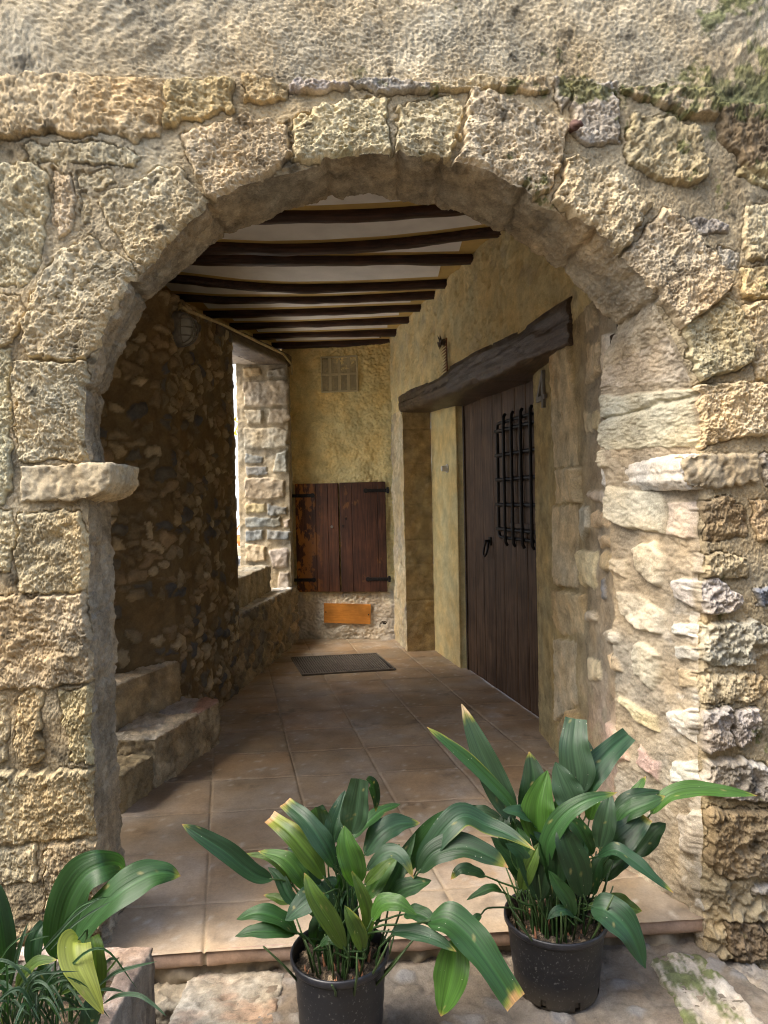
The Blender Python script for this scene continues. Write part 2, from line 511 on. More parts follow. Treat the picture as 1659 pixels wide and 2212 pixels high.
# ------------------------------------------------------------------ STRUCTURE
# street front wall with the arch: plane through A0-B0, coordinates (x, z); depth follows from x
A0, B0 = (-0.746, 2.179), (1.023, 2.311)
SL = (B0[1] - A0[1]) / (B0[0] - A0[0])
TF = np.array([1, SL, 0]) / math.hypot(1, SL)
NF = np.array([SL, -1, 0]) / math.hypot(1, SL)     # out of the wall, towards the street
THK = 0.35
def fy(x): return A0[1] + SL * (np.asarray(x) - A0[0])
def fw(P):
    q = onwall(P, A0, B0)
    return q[:, [0, 2]]
def spx(lst): return [(fw(p), hp, er, ck) for p, hp, er, ck in lst]
FRONT = [
 ([(-60,165),(355,170),(350,185),(345,295),(290,305),(255,285),(160,300),(130,285),(-60,315)], .036, .03, 'warm'),
 ([(362,178),(500,178),(505,240),(358,278)], .036, .02, 'warm'),
 ([(528,172),(622,185),(620,210),(570,224),(530,222)], .03, .015, 'warm'),
 ([(625,185),(690,178),(745,190),(745,198),(630,200)], .045, .02, 'grey'),
 ([(760,185),(830,180),(925,192),(925,202),(840,205),(770,195)], .045, .02, 'grey'),
 ([(925,190),(1010,178),(1080,182),(1075,190),(930,205)], .04, .015, 'tan'),
 ([(1082,175),(1175,177),(1178,205),(1150,210),(1085,190)], .035, .015, 'tan'),
 ([(1197,180),(1210,175),(1225,205),(1215,240),(1198,215)], .03, .015, 'grey'),
 ([(1237,182),(1322,185),(1335,240),(1335,305),(1270,318),(1235,290)], .03, .02, 'grey'),
 ([(1335,195),(1360,190),(1525,205),(1537,225),(1535,255),(1480,262),(1450,245),(1380,215)], .06, .025, 'tan'),
 ([(1545,225),(1720,240),(1720,400),(1620,380),(1545,300)], .05, .04, 'dark'),
 ([(1365,250),(1440,262),(1500,285),(1510,330),(1527,385),(1480,400),(1420,390),(1360,355),(1347,330)], .04, .02, 'tan'),
 ([(1590,372),(1659,360),(1720,395),(1720,425),(1640,405)], .035, .02, 'warm'),
 ([(40,787),(190,790),(192,990),(50,995),(38,900)], .032, .022, 'cream'),
 ([(140,545),(200,520),(240,545),(300,590),(258,650),(212,745),(190,780),(62,773),(58,700),(85,610)], .036, .03, 'cream'),
 ([(212,430),(310,390),(350,365),(388,373),(445,432),(462,446),(310,578),(245,500)], .034, .03, 'cream'),
 ([(400,292),(440,282),(530,257),(622,267),(628,350),(470,437),(450,420),(415,350),(400,320)], .038, .025, 'cream'),
 ([(637,265),(700,235),(780,218),(842,217),(836,260),(838,340),(720,350),(637,352)], .038, .025, 'cream'),
 ([(860,232),(965,217),(998,230),(988,300),(965,345),(850,345),(858,290)], .04, .02, 'cream'),
 ([(1012,205),(1030,200),(1120,240),(1210,265),(1222,287),(1210,350),(1180,413),(1160,430),(985,362),(1005,300)], .055, .022, 'cream'),
 ([(1224,347),(1245,347),(1340,382),(1360,407),(1400,447),(1332,552),(1195,440),(1215,385)], .045, .025, 'cream'),
 ([(1432,457),(1480,482),(1535,560),(1575,625),(1465,705),(1338,560)], .05, .025, 'cream'),
 ([(1470,705),(1570,645),(1612,690),(1620,780),(1580,800),(1505,828)], .045, .03, 'cream'),
 ([(1503,838),(1610,824),(1720,845),(1720,930),(1580,940),(1508,965)], .045, .025, 'cream'),
 ([(60,320),(200,314),(275,327),(300,345),(290,360),(200,355),(65,352)], .028, .012, 'cream'),
 ([(170,378),(245,378),(252,392),(215,406),(172,404)], .016, .01, 'cream'),
 ([(120,370),(150,378),(165,430),(155,498),(130,512),(122,460)], .018, .015, 'cream'),
 ([(182,420),(192,420),(196,480),(188,484)], .01, .008, 'cream'),
 ([(-60,365),(80,362),(105,387),(98,500),(82,580),(60,610),(-60,620)], .032, .03, 'cream'),
 ([(-60,635),(45,640),(55,700),(22,745),(-60,742)], .03, .02, 'cream'),
 ([(-60,752),(22,760),(25,1050),(10,1085),(-60,1085)], .03, .015, 'cream'),
 ([(-60,1097),(28,1108),(32,1170),(18,1235),(-60,1240)], .028, .02, 'cream'),
 ([(48,1107),(180,1103),(190,1180),(189,1273),(48,1276),(36,1200)], .03, .025, 'cream'),
 ([(-60,1292),(188,1288),(198,1380),(205,1468),(100,1480),(-60,1482)], .034, .03, 'cream'),
 ([(42,1502),(72,1482),(88,1500),(88,1635),(60,1648),(36,1600)], .03, .02, 'warm'),
 ([(133,1500),(190,1482),(203,1520),(199,1648),(160,1640)], .03, .02, 'warm'),
 ([(-60,1500),(14,1500),(16,1640),(-60,1640)], .02, .02, 'cream'),
 ([(-60,1667),(198,1662),(212,1740),(214,1798),(50,1813),(-60,1800)], .036, .03, 'warm'),
 ([(-60,1832),(78,1827),(84,1898),(-60,1914)], .03, .02, 'cream'),
 ([(104,1822),(206,1817),(215,1850),(212,1960),(104,1960)], .03, .02, 'cream'),
 # right of the opening
 ([(1515,1085),(1545,1073),(1595,1088),(1608,1120),(1602,1160),(1522,1166)], .03, .02, 'dark'),
 ([(1622,1085),(1720,1080),(1720,1160),(1630,1165)], .035, .02, 'tan'),
 ([(1500,1204),(1560,1195),(1602,1205),(1612,1240),(1545,1246),(1502,1236)], .04, .01, 'tan'),
 ([(1506,1252),(1545,1252),(1597,1290),(1579,1315),(1513,1326)], .042, .015, 'grey'),
 ([(1625,1267),(1720,1262),(1720,1320),(1632,1300)], .03, .015, 'blue'),
 ([(1513,1349),(1566,1347),(1613,1339),(1650,1357),(1662,1380),(1640,1415),(1608,1431),(1535,1433),(1514,1425)], .05, .02, 'grey'),
 ([(1512,1457),(1640,1457),(1652,1489),(1613,1510),(1519,1512)], .03, .02, 'tan'),
 ([(1515,1531),(1571,1523),(1577,1560),(1574,1607),(1515,1613)], .05, .015, 'grey'),
 ([(1585,1534),(1629,1522),(1630,1573),(1587,1606)], .045, .012, 'grey'),
 ([(1516,1644),(1566,1636),(1640,1646),(1652,1672),(1662,1722),(1608,1726),(1518,1708)], .05, .03, 'grey'),
 ([(1527,1746),(1720,1746),(1720,1884),(1566,1890),(1526,1858)], .045, .04, 'dark'),
 ([(1619,1919),(1720,1896),(1720,1955)], .04, .02, 'grey'),
 ([(1560,1985),(1640,1990),(1650,2060),(1580,2075)], .035, .03, 'dark'),
 ([(1604,450),(1720,446),(1720,566),(1610,560)], .03, .015, 'cream'),
 ([(1602,582),(1720,575),(1720,640),(1602,641)], .034, .012, 'warm'),
 ([(1492,476),(1570,486),(1565,505),(1515,506)], .02, .01, 'grey'),
 ([(1544,540),(1596,545),(1590,590),(1570,585)], .02, .015, 'grey'),
 ([(1602,662),(1720,650),(1720,820),(1632,818),(1616,750)], .035, .025, 'cream'),
 ([(1640,985),(1720,985),(1720,1055),(1645,1050)], .03, .02, 'grey'),
]
FRONT = spx(FRONT)
LEDGE_V = 2.69
# opening: measured arch radii about the springing centre
ACX, ACZ = 0.06, 1.52
_ang = np.array([-0.02, .15, .256, .455, .748, 1.055, 1.36, 1.594, 1.86, 2.118, 2.36, 2.51, 2.71, 2.98, 3.18])
_rad = np.array([.962, .968, .972, .964, .954, .929, .940, .949, .950, .968, .971, .975, .985, .972, .950])
_bpx = [(1312,950),(1312,830),(1325,760),(1345,720),(1310,675),(1245,597),(1180,550),(1115,500),(1042,474),(997,454),(942,444),(862,436),(812,424),(747,434),(682,443),(622,462),(572,487),(507,512),(482,522),(427,571),(377,613),(332,654),(280,735),(255,800),(238,850),(235,990)]
_bq = onwall(_bpx, A0, B0, -THK)
_ba = np.arctan2(_bq[:, 2] - ACZ, _bq[:, 0] - ACX)
_ba[_ba < -1] += 2 * math.pi
_br = np.hypot(_bq[:, 2] - ACZ, _bq[:, 0] - ACX)
_o = np.argsort(_ba)
_ba, _br = _ba[_o], _br[_o]
_bl = onwall([(278,1850),(270,1500),(258,1100),(235,995)], A0, B0, -THK)
_brr = onwall([(1350,1870),(1345,1500),(1332,1100),(1312,975)], A0, B0, -THK)
Z0 = -0.32
def jit(z, s): return .006 * vn(np.stack([z * 7, z * 0 + s, z * 0], 1), 9) + .004 * vn(np.stack([z * 25, z * 0 + s, z * 0], 1), 19)
sR = np.arange(Z0, ACZ, .0042)
sA = np.linspace(0, math.pi, 1150)
sL = sR[::-1]
fr = np.interp(sA, _ang, _rad)
vj = [1.10, 1.545, 0.435, 0.0, 0]   # joints between voussoirs, used only to nick the arris
nick = 0
for a_ in (.20, .55, .86, 1.13, 1.42, 1.56, 1.80, 2.20, 2.55, 2.90):
    nick = nick + .012 * np.exp(-((sA - a_) / .012) ** 2)
fr = fr + nick + jit(sA, 3.0) * .8
front = np.concatenate([np.stack([1.022 + jit(sR, 1.), sR], 1),
                        np.stack([ACX + fr * np.cos(sA), ACZ + fr * np.sin(sA)], 1),
                        np.stack([-.905 + jit(sL, 2.), sL], 1)])
br_ = np.interp(sA, _ba, _br) + jit(sA, 5.0)
back = np.concatenate([np.stack([np.interp(sR, _brr[:, 2], _brr[:, 0]) + jit(sR, 4.), sR], 1),
                       np.stack([ACX + br_ * np.cos(sA), ACZ + br_ * np.sin(sA)], 1),
                       np.stack([np.interp(sL, _bl[:, 2], _bl[:, 0]) + jit(sL, 6.) * 1.5, sL], 1)])
outd = np.concatenate([np.tile([1., 0.], (len(sR), 1)), np.stack([np.cos(sA), np.sin(sA)], 1), np.tile([-1., 0.], (len(sL), 1))])
def raydist(o, d, x0, x1, z0, z1):
    with np.errstate(divide='ignore', invalid='ignore'):
        tx = np.where(d[:, 0] > 1e-6, (x1 - o[:, 0]) / d[:, 0], np.where(d[:, 0] < -1e-6, (x0 - o[:, 0]) / d[:, 0], 1e9))
        tz = np.where(d[:, 1] > 1e-6, (z1 - o[:, 1]) / d[:, 1], 1e9)
    return np.minimum(tx, tz)
dv = np.maximum(raydist(front, outd, -1.27, 1.36, 0, 3.12), .3)
dl = raydist(front, outd, -3.2, 3.4, 0, 4.6)
N1, N2 = 250, 26
g1 = np.linspace(0, 1, N1)
g1 = .35 * g1 ** 2 + .65 * g1
dist = np.concatenate([dv[:, None] * g1[None], dv[:, None] + (dl - dv)[:, None] * np.linspace(0, 1, N2 + 1)[None, 1:]], 1)
XZ = front[:, None, :] + outd[:, None, :] * dist[..., None]
n_, m_ = XZ.shape[:2]
X, Z = XZ[..., 0].ravel(), XZ[..., 1].ravel()
P0 = np.stack([X, fy(X), Z], 1)
h, mk, col = stones(X, Z, P0, FRONT, .010, .03, flat=.62)
dd = dist.ravel()
sid = STONE_ID.copy()
amp = .55 + .8 * sid
an = .5 + 2.2 * np.modf(sid * 7.3)[0]
tool = fbm(np.stack([(X * np.cos(an) + Z * np.sin(an)), (Z * np.cos(an) - X * np.sin(an)) * .22, sid * 3], 1), .011, 2, .6, s=16) * (np.modf(sid * 13.7)[0] > .35)
up = sst(-.012, .012, Z - LEDGE_V - .012 * fbm(P0, .12, 2, s=8) - np.where(X > .95, -(X - .95) * .12, 0))
low = sst(.22, .02, Z) 
# stone faces: hacked, pitted; mortar: trowelled; plaster: thrown on, raked in slanting sweeps
soft = fbm(P0, .11, 3, s=1)
big = fbm(P0, .055, 2, s=2)
med = fbm(P0, .022, 3, .6, s=3, stretch=(1, 1, 1.6))
fine = fbm(P0, .0085, 3, .7, s=4, stretch=(1, 1, 1.5))
grain = 1 - 2 * np.abs(fbm(P0, .012, 2, .6, s=6, stretch=(1, 1, 1.5)))
pit = np.clip(fbm(P0, .010, 2, s=11, stretch=(.8, 1, 1.2)) - .35, 0, 1)
pit2 = np.clip(fbm(P0, .03, 3, s=12) - .62, 0, 1)
rg = sst(1.35, 1.0, Z) * sst(.2, .9, X)         # the lower right stones are split, craggy
ridged = 1 - np.abs(fbm(P0, .05, 3, .55, s=21)) * 1.6
sand = RNG.uniform(-1, 1, len(X))
chip = fbm(P0, .0055, 2, .7, s=14)
plane = fbm(P0, .045, 2, .4, s=15)
pore = fbm(P0, .0075, 2, .6, s=17)
hs = h * 1.15 + mk * (.0058 * big + .0016 * med + amp * (.0030 * fine + .0030 * chip) + .0026 * tool + .0015 * sand - .010 * np.clip(pore - .42, 0, 1) + .004 * np.clip(plane, -.3, .3) - .012 * (1.6 - amp) * pit - .014 * pit2 + rg * .014 * (ridged - .4) + .006 * (1 - rg) * (ridged - .5))
hm = .008 + .008 * soft + .0010 * med + .0022 * fine + .0020 * chip + .0008 * sand - .003 * pit + low * (.025 * big + .02 * (ridged - .3))
ca, sa_ = math.cos(.72), math.sin(.72)
Pr = np.stack([X * ca + Z * sa_, P0[:, 1], -X * sa_ + Z * ca], 1)
sweep = fbm(Pr, .030, 3, .6, s=31, stretch=(.28, 1, 1))
swm = sst(.0, .7, fbm(P0, .5, 2, s=33) + .3 * (X - .1))
hp_ = .004 + .007 * soft + .0008 * med + .0026 * fine + .0028 * chip + .0010 * sand + (.12 + .88 * swm) * .0055 * sweep - .005 * pit
hh = np.where(mk > .02, hs, hm) * (1 - up) + hp_ * up * (1 - mk) + hs * up * mk
hh = hh - .014 * (1 - sst(0, .018, dd)) 
# colours of the minerals themselves
tone = fbm(P0, .16, 3, s=41)
tone2 = fbm(P0, .03, 3, s=43)
rust = sst(.25, .9, fbm(P0, .09, 3, s=47))
cs = col * (1 + .10 * tone + .10 * tone2)[:, None]
cs = cs * (1 - .22 * rust[:, None]) + .22 * rust[:, None] * C_(.52, .38, .19)
pl = C_(.45, .378, .25) * (1 + .08 * tone + .10 * tone2)[:, None]
cc = cs * (1 - (up * (1 - mk))[:, None]) + pl * (up * (1 - mk))[:, None]
brown = sst(.35, 1.25, X) * sst(2.0, 2.6, Z)       # old damp corner, upper right
cc = cc * (1 - .35 * brown[:, None] * sst(-.3, .6, tone)[:, None])
grime = rg * sst(-.4, .5, fbm(P0, .2, 3, s=49)) * sst(.95, .3, Z)
cc = cc * (1 - .35 * grime[:, None])
mn = fbm(P0, .09, 5, .72, s=51)
moss = sst(.05, .35, mn + .85 * np.exp(-((Z - LEDGE_V + .02) / .055) ** 2) * sst(-.3, .7, X) + .75 * sst(.75, 1.35, X) * sst(2.1, 2.75, Z) - .62)
moss = np.clip(moss + .8 * sst(.1, .4, mn + .5 * sst(1.02, 1.25, X) * np.exp(-((Z - 2.80) / .1) ** 2) - .45), 0, 1) * sst(-.3, .1, X)
mc = C_(.115, .125, .04) * (1 + .4 * fbm(P0, .02, 2, s=53))[:, None]
cc = cc * (1 - .8 * moss[:, None]) + .8 * moss[:, None] * mc
black = sst(.1, .5, fbm(P0, .06, 3, s=55) + .9 * sst(1.12, 1.3, X) * np.exp(-((Z - 2.52) / .12) ** 2) - .55)
cc = cc * (1 - .65 * black[:, None])
PF = P0 + NF * hh[:, None]
front_wall = thing('arched_stone_wall', 'rough cream stone street wall with round arch, mossy ledge and plaster above', 'wall', (0, float(fy(0)), 0))
FACE = PF.reshape(n_, m_, 3)
grid('stone_face', FACE, M_STONE, front_wall, cc.reshape(n_, m_, 3))
# reveal and soffit: from the worn front arris back to the inner arris
NT = 72
tt = np.linspace(0, 1, NT)
Bk = np.stack([back[:, 0], fy(back[:, 0]), back[:, 1]], 1) - NF * THK
def smooth_rows(a, k=41):
    w = np.hanning(k); w /= w.sum()
    return np.stack([np.convolve(np.pad(a[:, i], k // 2, 'edge'), w, 'valid') for i in range(a.shape[1])], 1)
cut1, cut2 = len(sR), len(sR) + len(sA)
parts = lambda a: np.concatenate([smooth_rows(a[:cut1]), smooth_rows(a[cut1:cut2]), smooth_rows(a[cut2:])])
Fs, Bs = parts(FACE[:, 0]), parts(Bk)
R = Fs[:, None, :] * (1 - tt)[None, :, None] + Bs[:, None, :] * tt[None, :, None]
R = R + (FACE[:, 0] - Fs)[:, None, :] * sst(.10, .0, tt)[None, :, None] + (Bk - Bs)[:, None, :] * sst(.90, 1., tt)[None, :, None]
Rp = R.reshape(-1, 3)
# right-hand stones lie in the plane of the reveal and run on along the inner wall
G_, H_, J_ = (.885, 2.66), (.91, 3.40), (.897, 4.20)
RW = [(1.022, 2.311), G_, H_, J_]
def rwuv(P):
    out = []
    for p in P:
        acc = 0
        best = None
        for a, b in zip(RW[:-1], RW[1:]):
            L = math.dist(a, b)
            q = onwall([p], a, b)[0]
            t = ((q[0] - a[0]) * (b[0] - a[0]) + (q[1] - a[1]) * (b[1] - a[1])) / L
            if t <= L or b == J_:
                best = (acc + max(t, -.03), q[2])
                break
            acc += L
        out.append(best)
    return np.array(out)
RSTONES = [
 ([(1320,722),(1440,705),(1468,702),(1502,822),(1320,845),(1312,780)], .006, .012, 'pale'),
 ([(1317,880),(1330,858),(1503,838),(1508,965),(1345,972),(1322,950)], .006, .012, 'pale'),
 ([(1340,1050),(1430,1065),(1443,1076),(1443,1153),(1372,1142),(1332,1111)], .012, .015, 'pale'),
 ([(1448,1082),(1508,1082),(1502,1165),(1448,1158)], .008, .012, 'pale'),
 ([(1384,1181),(1424,1165),(1445,1200),(1445,1252),(1435,1274),(1390,1231)], .014, .02, 'pale'),
 ([(1337,1205),(1372,1208),(1369,1247),(1340,1231)], .01, .015, 'pale'),
 ([(1347,1275),(1393,1281),(1443,1323),(1440,1368),(1398,1361),(1353,1315)], .014, .02, 'pale'),
 ([(1316,1359),(1361,1363),(1356,1389),(1321,1389)], .01, .015, 'pale'),
 ([(1384,1391),(1403,1386),(1438,1412),(1433,1466),(1419,1492),(1384,1455)], .014, .02, 'pale'),
 ([(1347,1496),(1430,1543),(1433,1586),(1398,1565)], .014, .02, 'cream'),
 ([(1321,1412),(1351,1417),(1364,1452),(1332,1447)], .01, .015, 'tan'),
 ([(1400,1610),(1438,1648),(1438,1690),(1395,1650)], .01, .02, 'pink'),
 ([(1320,1560),(1360,1580),(1380,1640),(1330,1650)], .01, .02, 'pink'),
 ([(1461,1249),(1506,1249),(1506,1318),(1466,1296)], .012, .01, 'white'),
 ([(1461,1344),(1513,1349),(1512,1380),(1466,1370)], .012, .01, 'white'),
 ([(1468,1395),(1512,1395),(1512,1428),(1472,1424)], .01, .01, 'white'),
 ([(1472,1444),(1512,1444),(1514,1488),(1474,1486)], .008, .01, 'tan'),
 ([(1456,1532),(1515,1530),(1515,1615),(1461,1567)], .014, .012, 'white'),
 ([(1462,1644),(1516,1644),(1518,1706),(1466,1690)], .016, .02, 'white'),
 ([(1470,1756),(1526,1750),(1526,1856),(1480,1840)], .014, .02, 'grey'),
 ([(1313,976),(1340,971),(1343,1011),(1332,1014)], .01, .01, 'pale'),
 ([(1274,1060),(1309,1060),(1317,1093),(1279,1079)], .008, .02, 'pale'),
 ([(1256,1093),(1274,1096),(1276,1139),(1261,1171),(1254,1144)], .01, .03, 'pale'),
 ([(1294,1156),(1334,1156),(1330,1184),(1300,1184)], .008, .02, 'tan'),
 ([(1282,1105),(1322,1105),(1320,1135),(1286,1140)], .006, .03, 'tan'),
 ([(1258,1187),(1292,1192),(1292,1272),(1262,1268)], .01, .03, 'cream'),
 ([(1300,1190),(1325,1196),(1322,1235),(1302,1230)], .006, .03, 'tan'),
 ([(1266,1318),(1292,1322),(1294,1345),(1272,1340)], .01, .02, 'pale'),
 ([(1302,1250),(1310,1248),(1314,1290),(1306,1298)], .006, .02, 'blue'),
 ([(1270,1420),(1300,1425),(1302,1470),(1276,1470)], .006, .03, 'cream'),
 ([(1262,890),(1280,892),(1282,930),(1264,936)], .005, .03, 'tan'),
 ([(1282,890),(1298,888),(1296,930),(1284,926)], .005, .02, 'warm'),
 ([(1268,745),(1300,740),(1302,800),(1270,830)], .006, .03, 'cream'),
 ([(1262,660),(1290,650),(1296,700),(1266,720)], .005, .03, 'cream'),
 ([(1200,757),(1235,747),(1242,800),(1250,1005),(1198,1008)], .008, .012, 'cream'),
 ([(1200,1012),(1258,1009),(1256,1085),(1201,1089)], .012, .012, 'cream'),
 ([(1203,1093),(1248,1091),(1251,1268),(1206,1266)], .008, .012, 'cream'),
 ([(1206,1275),(1265,1286),(1262,1368),(1216,1373),(1206,1350)], .01, .015, 'warm'),
 ([(1206,1380),(1246,1386),(1250,1520),(1210,1560)], .008, .015, 'cream'),
 ([(1208,1570),(1250,1530),(1252,1660),(1212,1720)], .008, .015, 'warm'),
]
RST = [(rwuv(p), hp, er, ck) for p, hp, er, ck in RSTONES]
# soffit blocks between the joints
side = np.zeros(len(Rp))
uR = (Rp[:, 0] - RW[0][0]) * (G_[0] - RW[0][0]) + (Rp[:, 1] - RW[0][1]) * (G_[1] - RW[0][1])
uR = uR / math.dist(RW[0], G_)
isR = (np.repeat(outd[:, 0], NT) > .55)
h2, mk2, col2 = stones(np.where(isR, uR, 99.), Rp[:, 2], Rp, RST, .006, .04, seed=5)
ang = np.arctan2(Rp[:, 2] - ACZ, Rp[:, 0] - ACX)
arch = Rp[:, 2] > ACZ + .02
jo = np.zeros(len(Rp))
for a_ in (.20, .55, .86, 1.13, 1.42, 1.56, 1.80, 2.20, 2.55, 2.90):
    jo = np.maximum(jo, np.exp(-((ang - a_ - .01 * fbm(Rp, .05, 2, s=61)) / .010) ** 2))
for z_ in (.19, .49, .83, 1.06, 1.27, 1.40):
    jo = np.maximum(jo, np.exp(-((Rp[:, 2] - z_ - .01 * fbm(Rp, .05, 2, s=62)) / .008) ** 2) * (~arch) * (~isR))
soft = fbm(Rp, .12, 3, s=63)
med = fbm(Rp, .03, 3, .6, s=64)
fin = fbm(Rp, .009, 2, s=65)
hr = .007 * soft + .0034 * med + .0030 * fin + .003 * fbm(Rp, .014, 3, .6, s=73, stretch=(1, .35, 1)) + .0008 * RNG.uniform(-1, 1, len(Rp)) - .016 * jo * arch - .007 * jo * ~arch + h2 * 1.5 + .02 * sst(.2, .0, Rp[:, 2]) * fbm(Rp, .06, 3, s=66)
fade = np.tile(sst(0, .06, tt), len(front))
ow = np.repeat(outd, NT, 0)
inward = -np.stack([ow[:, 0], ow[:, 0] * SL, ow[:, 1]], 1)
blk = np.digitize(ang, sorted((.20, .55, .86, 1.13, 1.42, 1.56, 1.80, 2.20, 2.55, 2.90)))
hr = hr + np.where(arch, (np.sin(blk * 5.1) * .006), 0)
PR = Rp + inward * (hr * fade)[:, None]
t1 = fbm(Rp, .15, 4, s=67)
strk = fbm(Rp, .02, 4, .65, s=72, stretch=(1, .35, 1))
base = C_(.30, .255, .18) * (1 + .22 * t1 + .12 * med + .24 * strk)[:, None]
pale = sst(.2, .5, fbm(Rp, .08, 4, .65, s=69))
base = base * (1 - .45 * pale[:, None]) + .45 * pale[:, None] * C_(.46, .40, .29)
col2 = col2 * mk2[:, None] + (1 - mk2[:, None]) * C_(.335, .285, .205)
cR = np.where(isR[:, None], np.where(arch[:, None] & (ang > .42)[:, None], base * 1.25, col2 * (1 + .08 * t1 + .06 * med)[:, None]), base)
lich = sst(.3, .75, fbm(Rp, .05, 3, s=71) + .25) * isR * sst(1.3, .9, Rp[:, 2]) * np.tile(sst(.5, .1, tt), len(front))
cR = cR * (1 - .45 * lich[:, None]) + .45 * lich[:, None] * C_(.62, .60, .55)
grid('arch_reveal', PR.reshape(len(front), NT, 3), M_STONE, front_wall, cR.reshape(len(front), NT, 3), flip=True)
# inner face of the same wall
ii = np.arange(0, len(front), 6)
ii[-1] = len(front) - 1
dq = np.linspace(0, 1, 8)
b_xz = back[ii][:, None, :] + outd[ii][:, None, :] * (dl[ii][:, None] * dq[None])[..., None]
Q = np.stack([b_xz[..., 0], fy(b_xz[..., 0]), b_xz[..., 1]], -1) - NF * THK
Q[:, 0] = PR.reshape(len(front), NT, 3)[ii, -1]
grid('inner_face', Q, M_STONE, front_wall, np.tile(C_(.40, .33, .22), (Q.shape[0], Q.shape[1], 1)), flip=True)
# imposts
def stone_h(s, a=1.0):
    return lambda co, no: a * (.007 * fbm(co, .07, 2, s=s) + .0045 * fbm(co, .02, 3, s=s + 1) + .0025 * fbm(co, .008, 2, s=s + 2) - .012 * np.clip(fbm(co, .014, 2, s=s + 3) - .3, 0, 1))
def stone_c(c, s, var=.14):
    return lambda co, no: C_(*c) * (1 + var * fbm(co, .09, 3, s=s) + var * fbm(co, .02, 3, s=s + 1))[:, None]
def along(polyxz, d0, d1):
    """profile in the wall's (x, z), run from d0 in front of the wall plane to d1 behind it"""
    v, f = prism(polyxz, 0, 1)
    out = []
    for x, z, k in v:
        p = np.array([x, float(fy(x)), z]) + NF * (d0 if k == 0 else -d1)
        out.append(p)
    return out, f
v, f = along([(-1.09, 1.418), (-.925, 1.412), (-.89, 1.42), (-.85, 1.44), (-.828, 1.468), (-.822, 1.526), (-1.09, 1.522)], .026, THK - .05)
rough_solid('impost', v, f, M_STONE, front_wall, .0055, stone_h(101, .75), stone_c((.50, .42, .275), 103))
v, f = along([(1.21, 1.518), (1.21, 1.43), (1.0, 1.412), (.985, 1.42), (.955, 1.455), (.952, 1.52)], .03, .02)
rough_solid('impost', v, f, M_STONE, front_wall, .007, stone_h(107, 1.4), stone_c((.46, .38, .25), 109))
q0, q1 = np.array([.985, float(fy(.985)) - .02]), np.array([.862, 2.72])
dirq = (q1 - q0) / np.linalg.norm(q1 - q0)
nq = np.array([-dirq[1], dirq[0]])
if nq[0] > 0: nq = -nq
prof = [(.10, 1.522), (-.0, 1.525), (-.032, 1.505), (-.034, 1.475), (-.028, 1.465), (-.03, 1.44), (-.005, 1.41), (.10, 1.41)]
v = [(*(q0 - nq * k), z) for k, z in prof] + [(*(q1 - nq * k), z) for k, z in prof]
n = len(prof)
f = [tuple(range(n)), tuple(range(2 * n - 1, n - 1, -1))] + [(i, (i + 1) % n, n + (i + 1) % n, n + i) for i in range(n)]
rough_solid('impost_moulding', v, f, M_STONE, front_wall, .006, stone_h(113, .45), stone_c((.62, .58, .5), 115))

# ---- generic wall along a line in plan
def wall_patch(name, line, z0, z1, res, fun, mat, parent, ztop=None):
    """line: plan points; the built face looks at the camera's side (right hand of travel when `line` runs left to right)"""
    line = [np.array(p, float) for p in line]
    seg = [np.linalg.norm(b - a) for a, b in zip(line[:-1], line[1:])]
    cum = np.concatenate([[0], np.cumsum(seg)])
    us = []
    for i, L in enumerate(seg):
        k = max(2, int(L / res))
        us += list(cum[i] + np.arange(k) / k * L)
    us = np.array(us + [cum[-1]])
    xs, ys = np.interp(us, cum, [p[0] for p in line]), np.interp(us, cum, [p[1] for p in line])
    nrm = []
    for a, b in zip(line[:-1], line[1:]):
        t = (b - a) / np.linalg.norm(b - a)
        nrm.append(np.array([t[1], -t[0]]))
    mid = np.array([(cum[i] + cum[i + 1]) / 2 for i in range(len(seg))])
    NN = []
    for u in us:
        k = int(np.clip(np.searchsorted(cum, u, 'right') - 1, 0, len(seg) - 1))
        n0 = nrm[k]
        e = .012
        if u - cum[k] < e and k > 0: n0 = (nrm[k - 1] + nrm[k])
        elif cum[k + 1] - u < e and k + 1 < len(seg): n0 = (nrm[k + 1] + nrm[k])
        NN.append(n0 / np.linalg.norm(n0))
    NN = np.array(NN)
    vs = np.linspace(z0, z1, max(2, int((z1 - z0) / res)))
    n, m = len(us), len(vs)
    P = np.zeros((n, m, 3))
    P[..., 0], P[..., 1], P[..., 2] = xs[:, None], ys[:, None], vs[None]
    U = np.repeat(us, m)
    p = P.reshape(-1, 3)
    h, c = fun(p, U, p[:, 2])
    N3 = np.zeros((n, m, 3))
    N3[..., :2] = NN[:, None, :]
    P = (p + N3.reshape(-1, 3) * h[:, None]).reshape(n, m, 3)
    return grid(name, P, mat, parent, c.reshape(n, m, 3))
OCH = C_(.63, .52, .25)
def f_plaster(c=OCH, amp=1.0, s=201, lowgrey=False):
    def fun(p, u, v):
        a = fbm(p, .16, 3, s=s)
        flake = fbm(p, .038, 4, .6, s=s + 1, stretch=(1, 1, 1.3))
        r = 1 - np.abs(flake) * 1.5
        patch = sst(-.2, .5, fbm(p, .3, 2, s=s + 5))
        h = amp * (.007 * a + .006 * patch * (np.clip(r, 0, 1) - .5) + .003 * fbm(p, .014, 2, s=s + 2))
        cc = c * (1 + .05 * a + .05 * fbm(p, .05, 3, s=s + 3))[:, None]
        st = sst(.3, .8, fbm(p, .12, 3, s=s + 4))
        cc = cc * (1 - .08 * st[:, None])
        if lowgrey:
            g = sst(.62, .35, v + .1 * a)[:, None]
            cc = cc * (1 - g) + g * C_(.58, .52, .42) * (1 + .1 * a)[:, None]
        return h, cc
    return fun
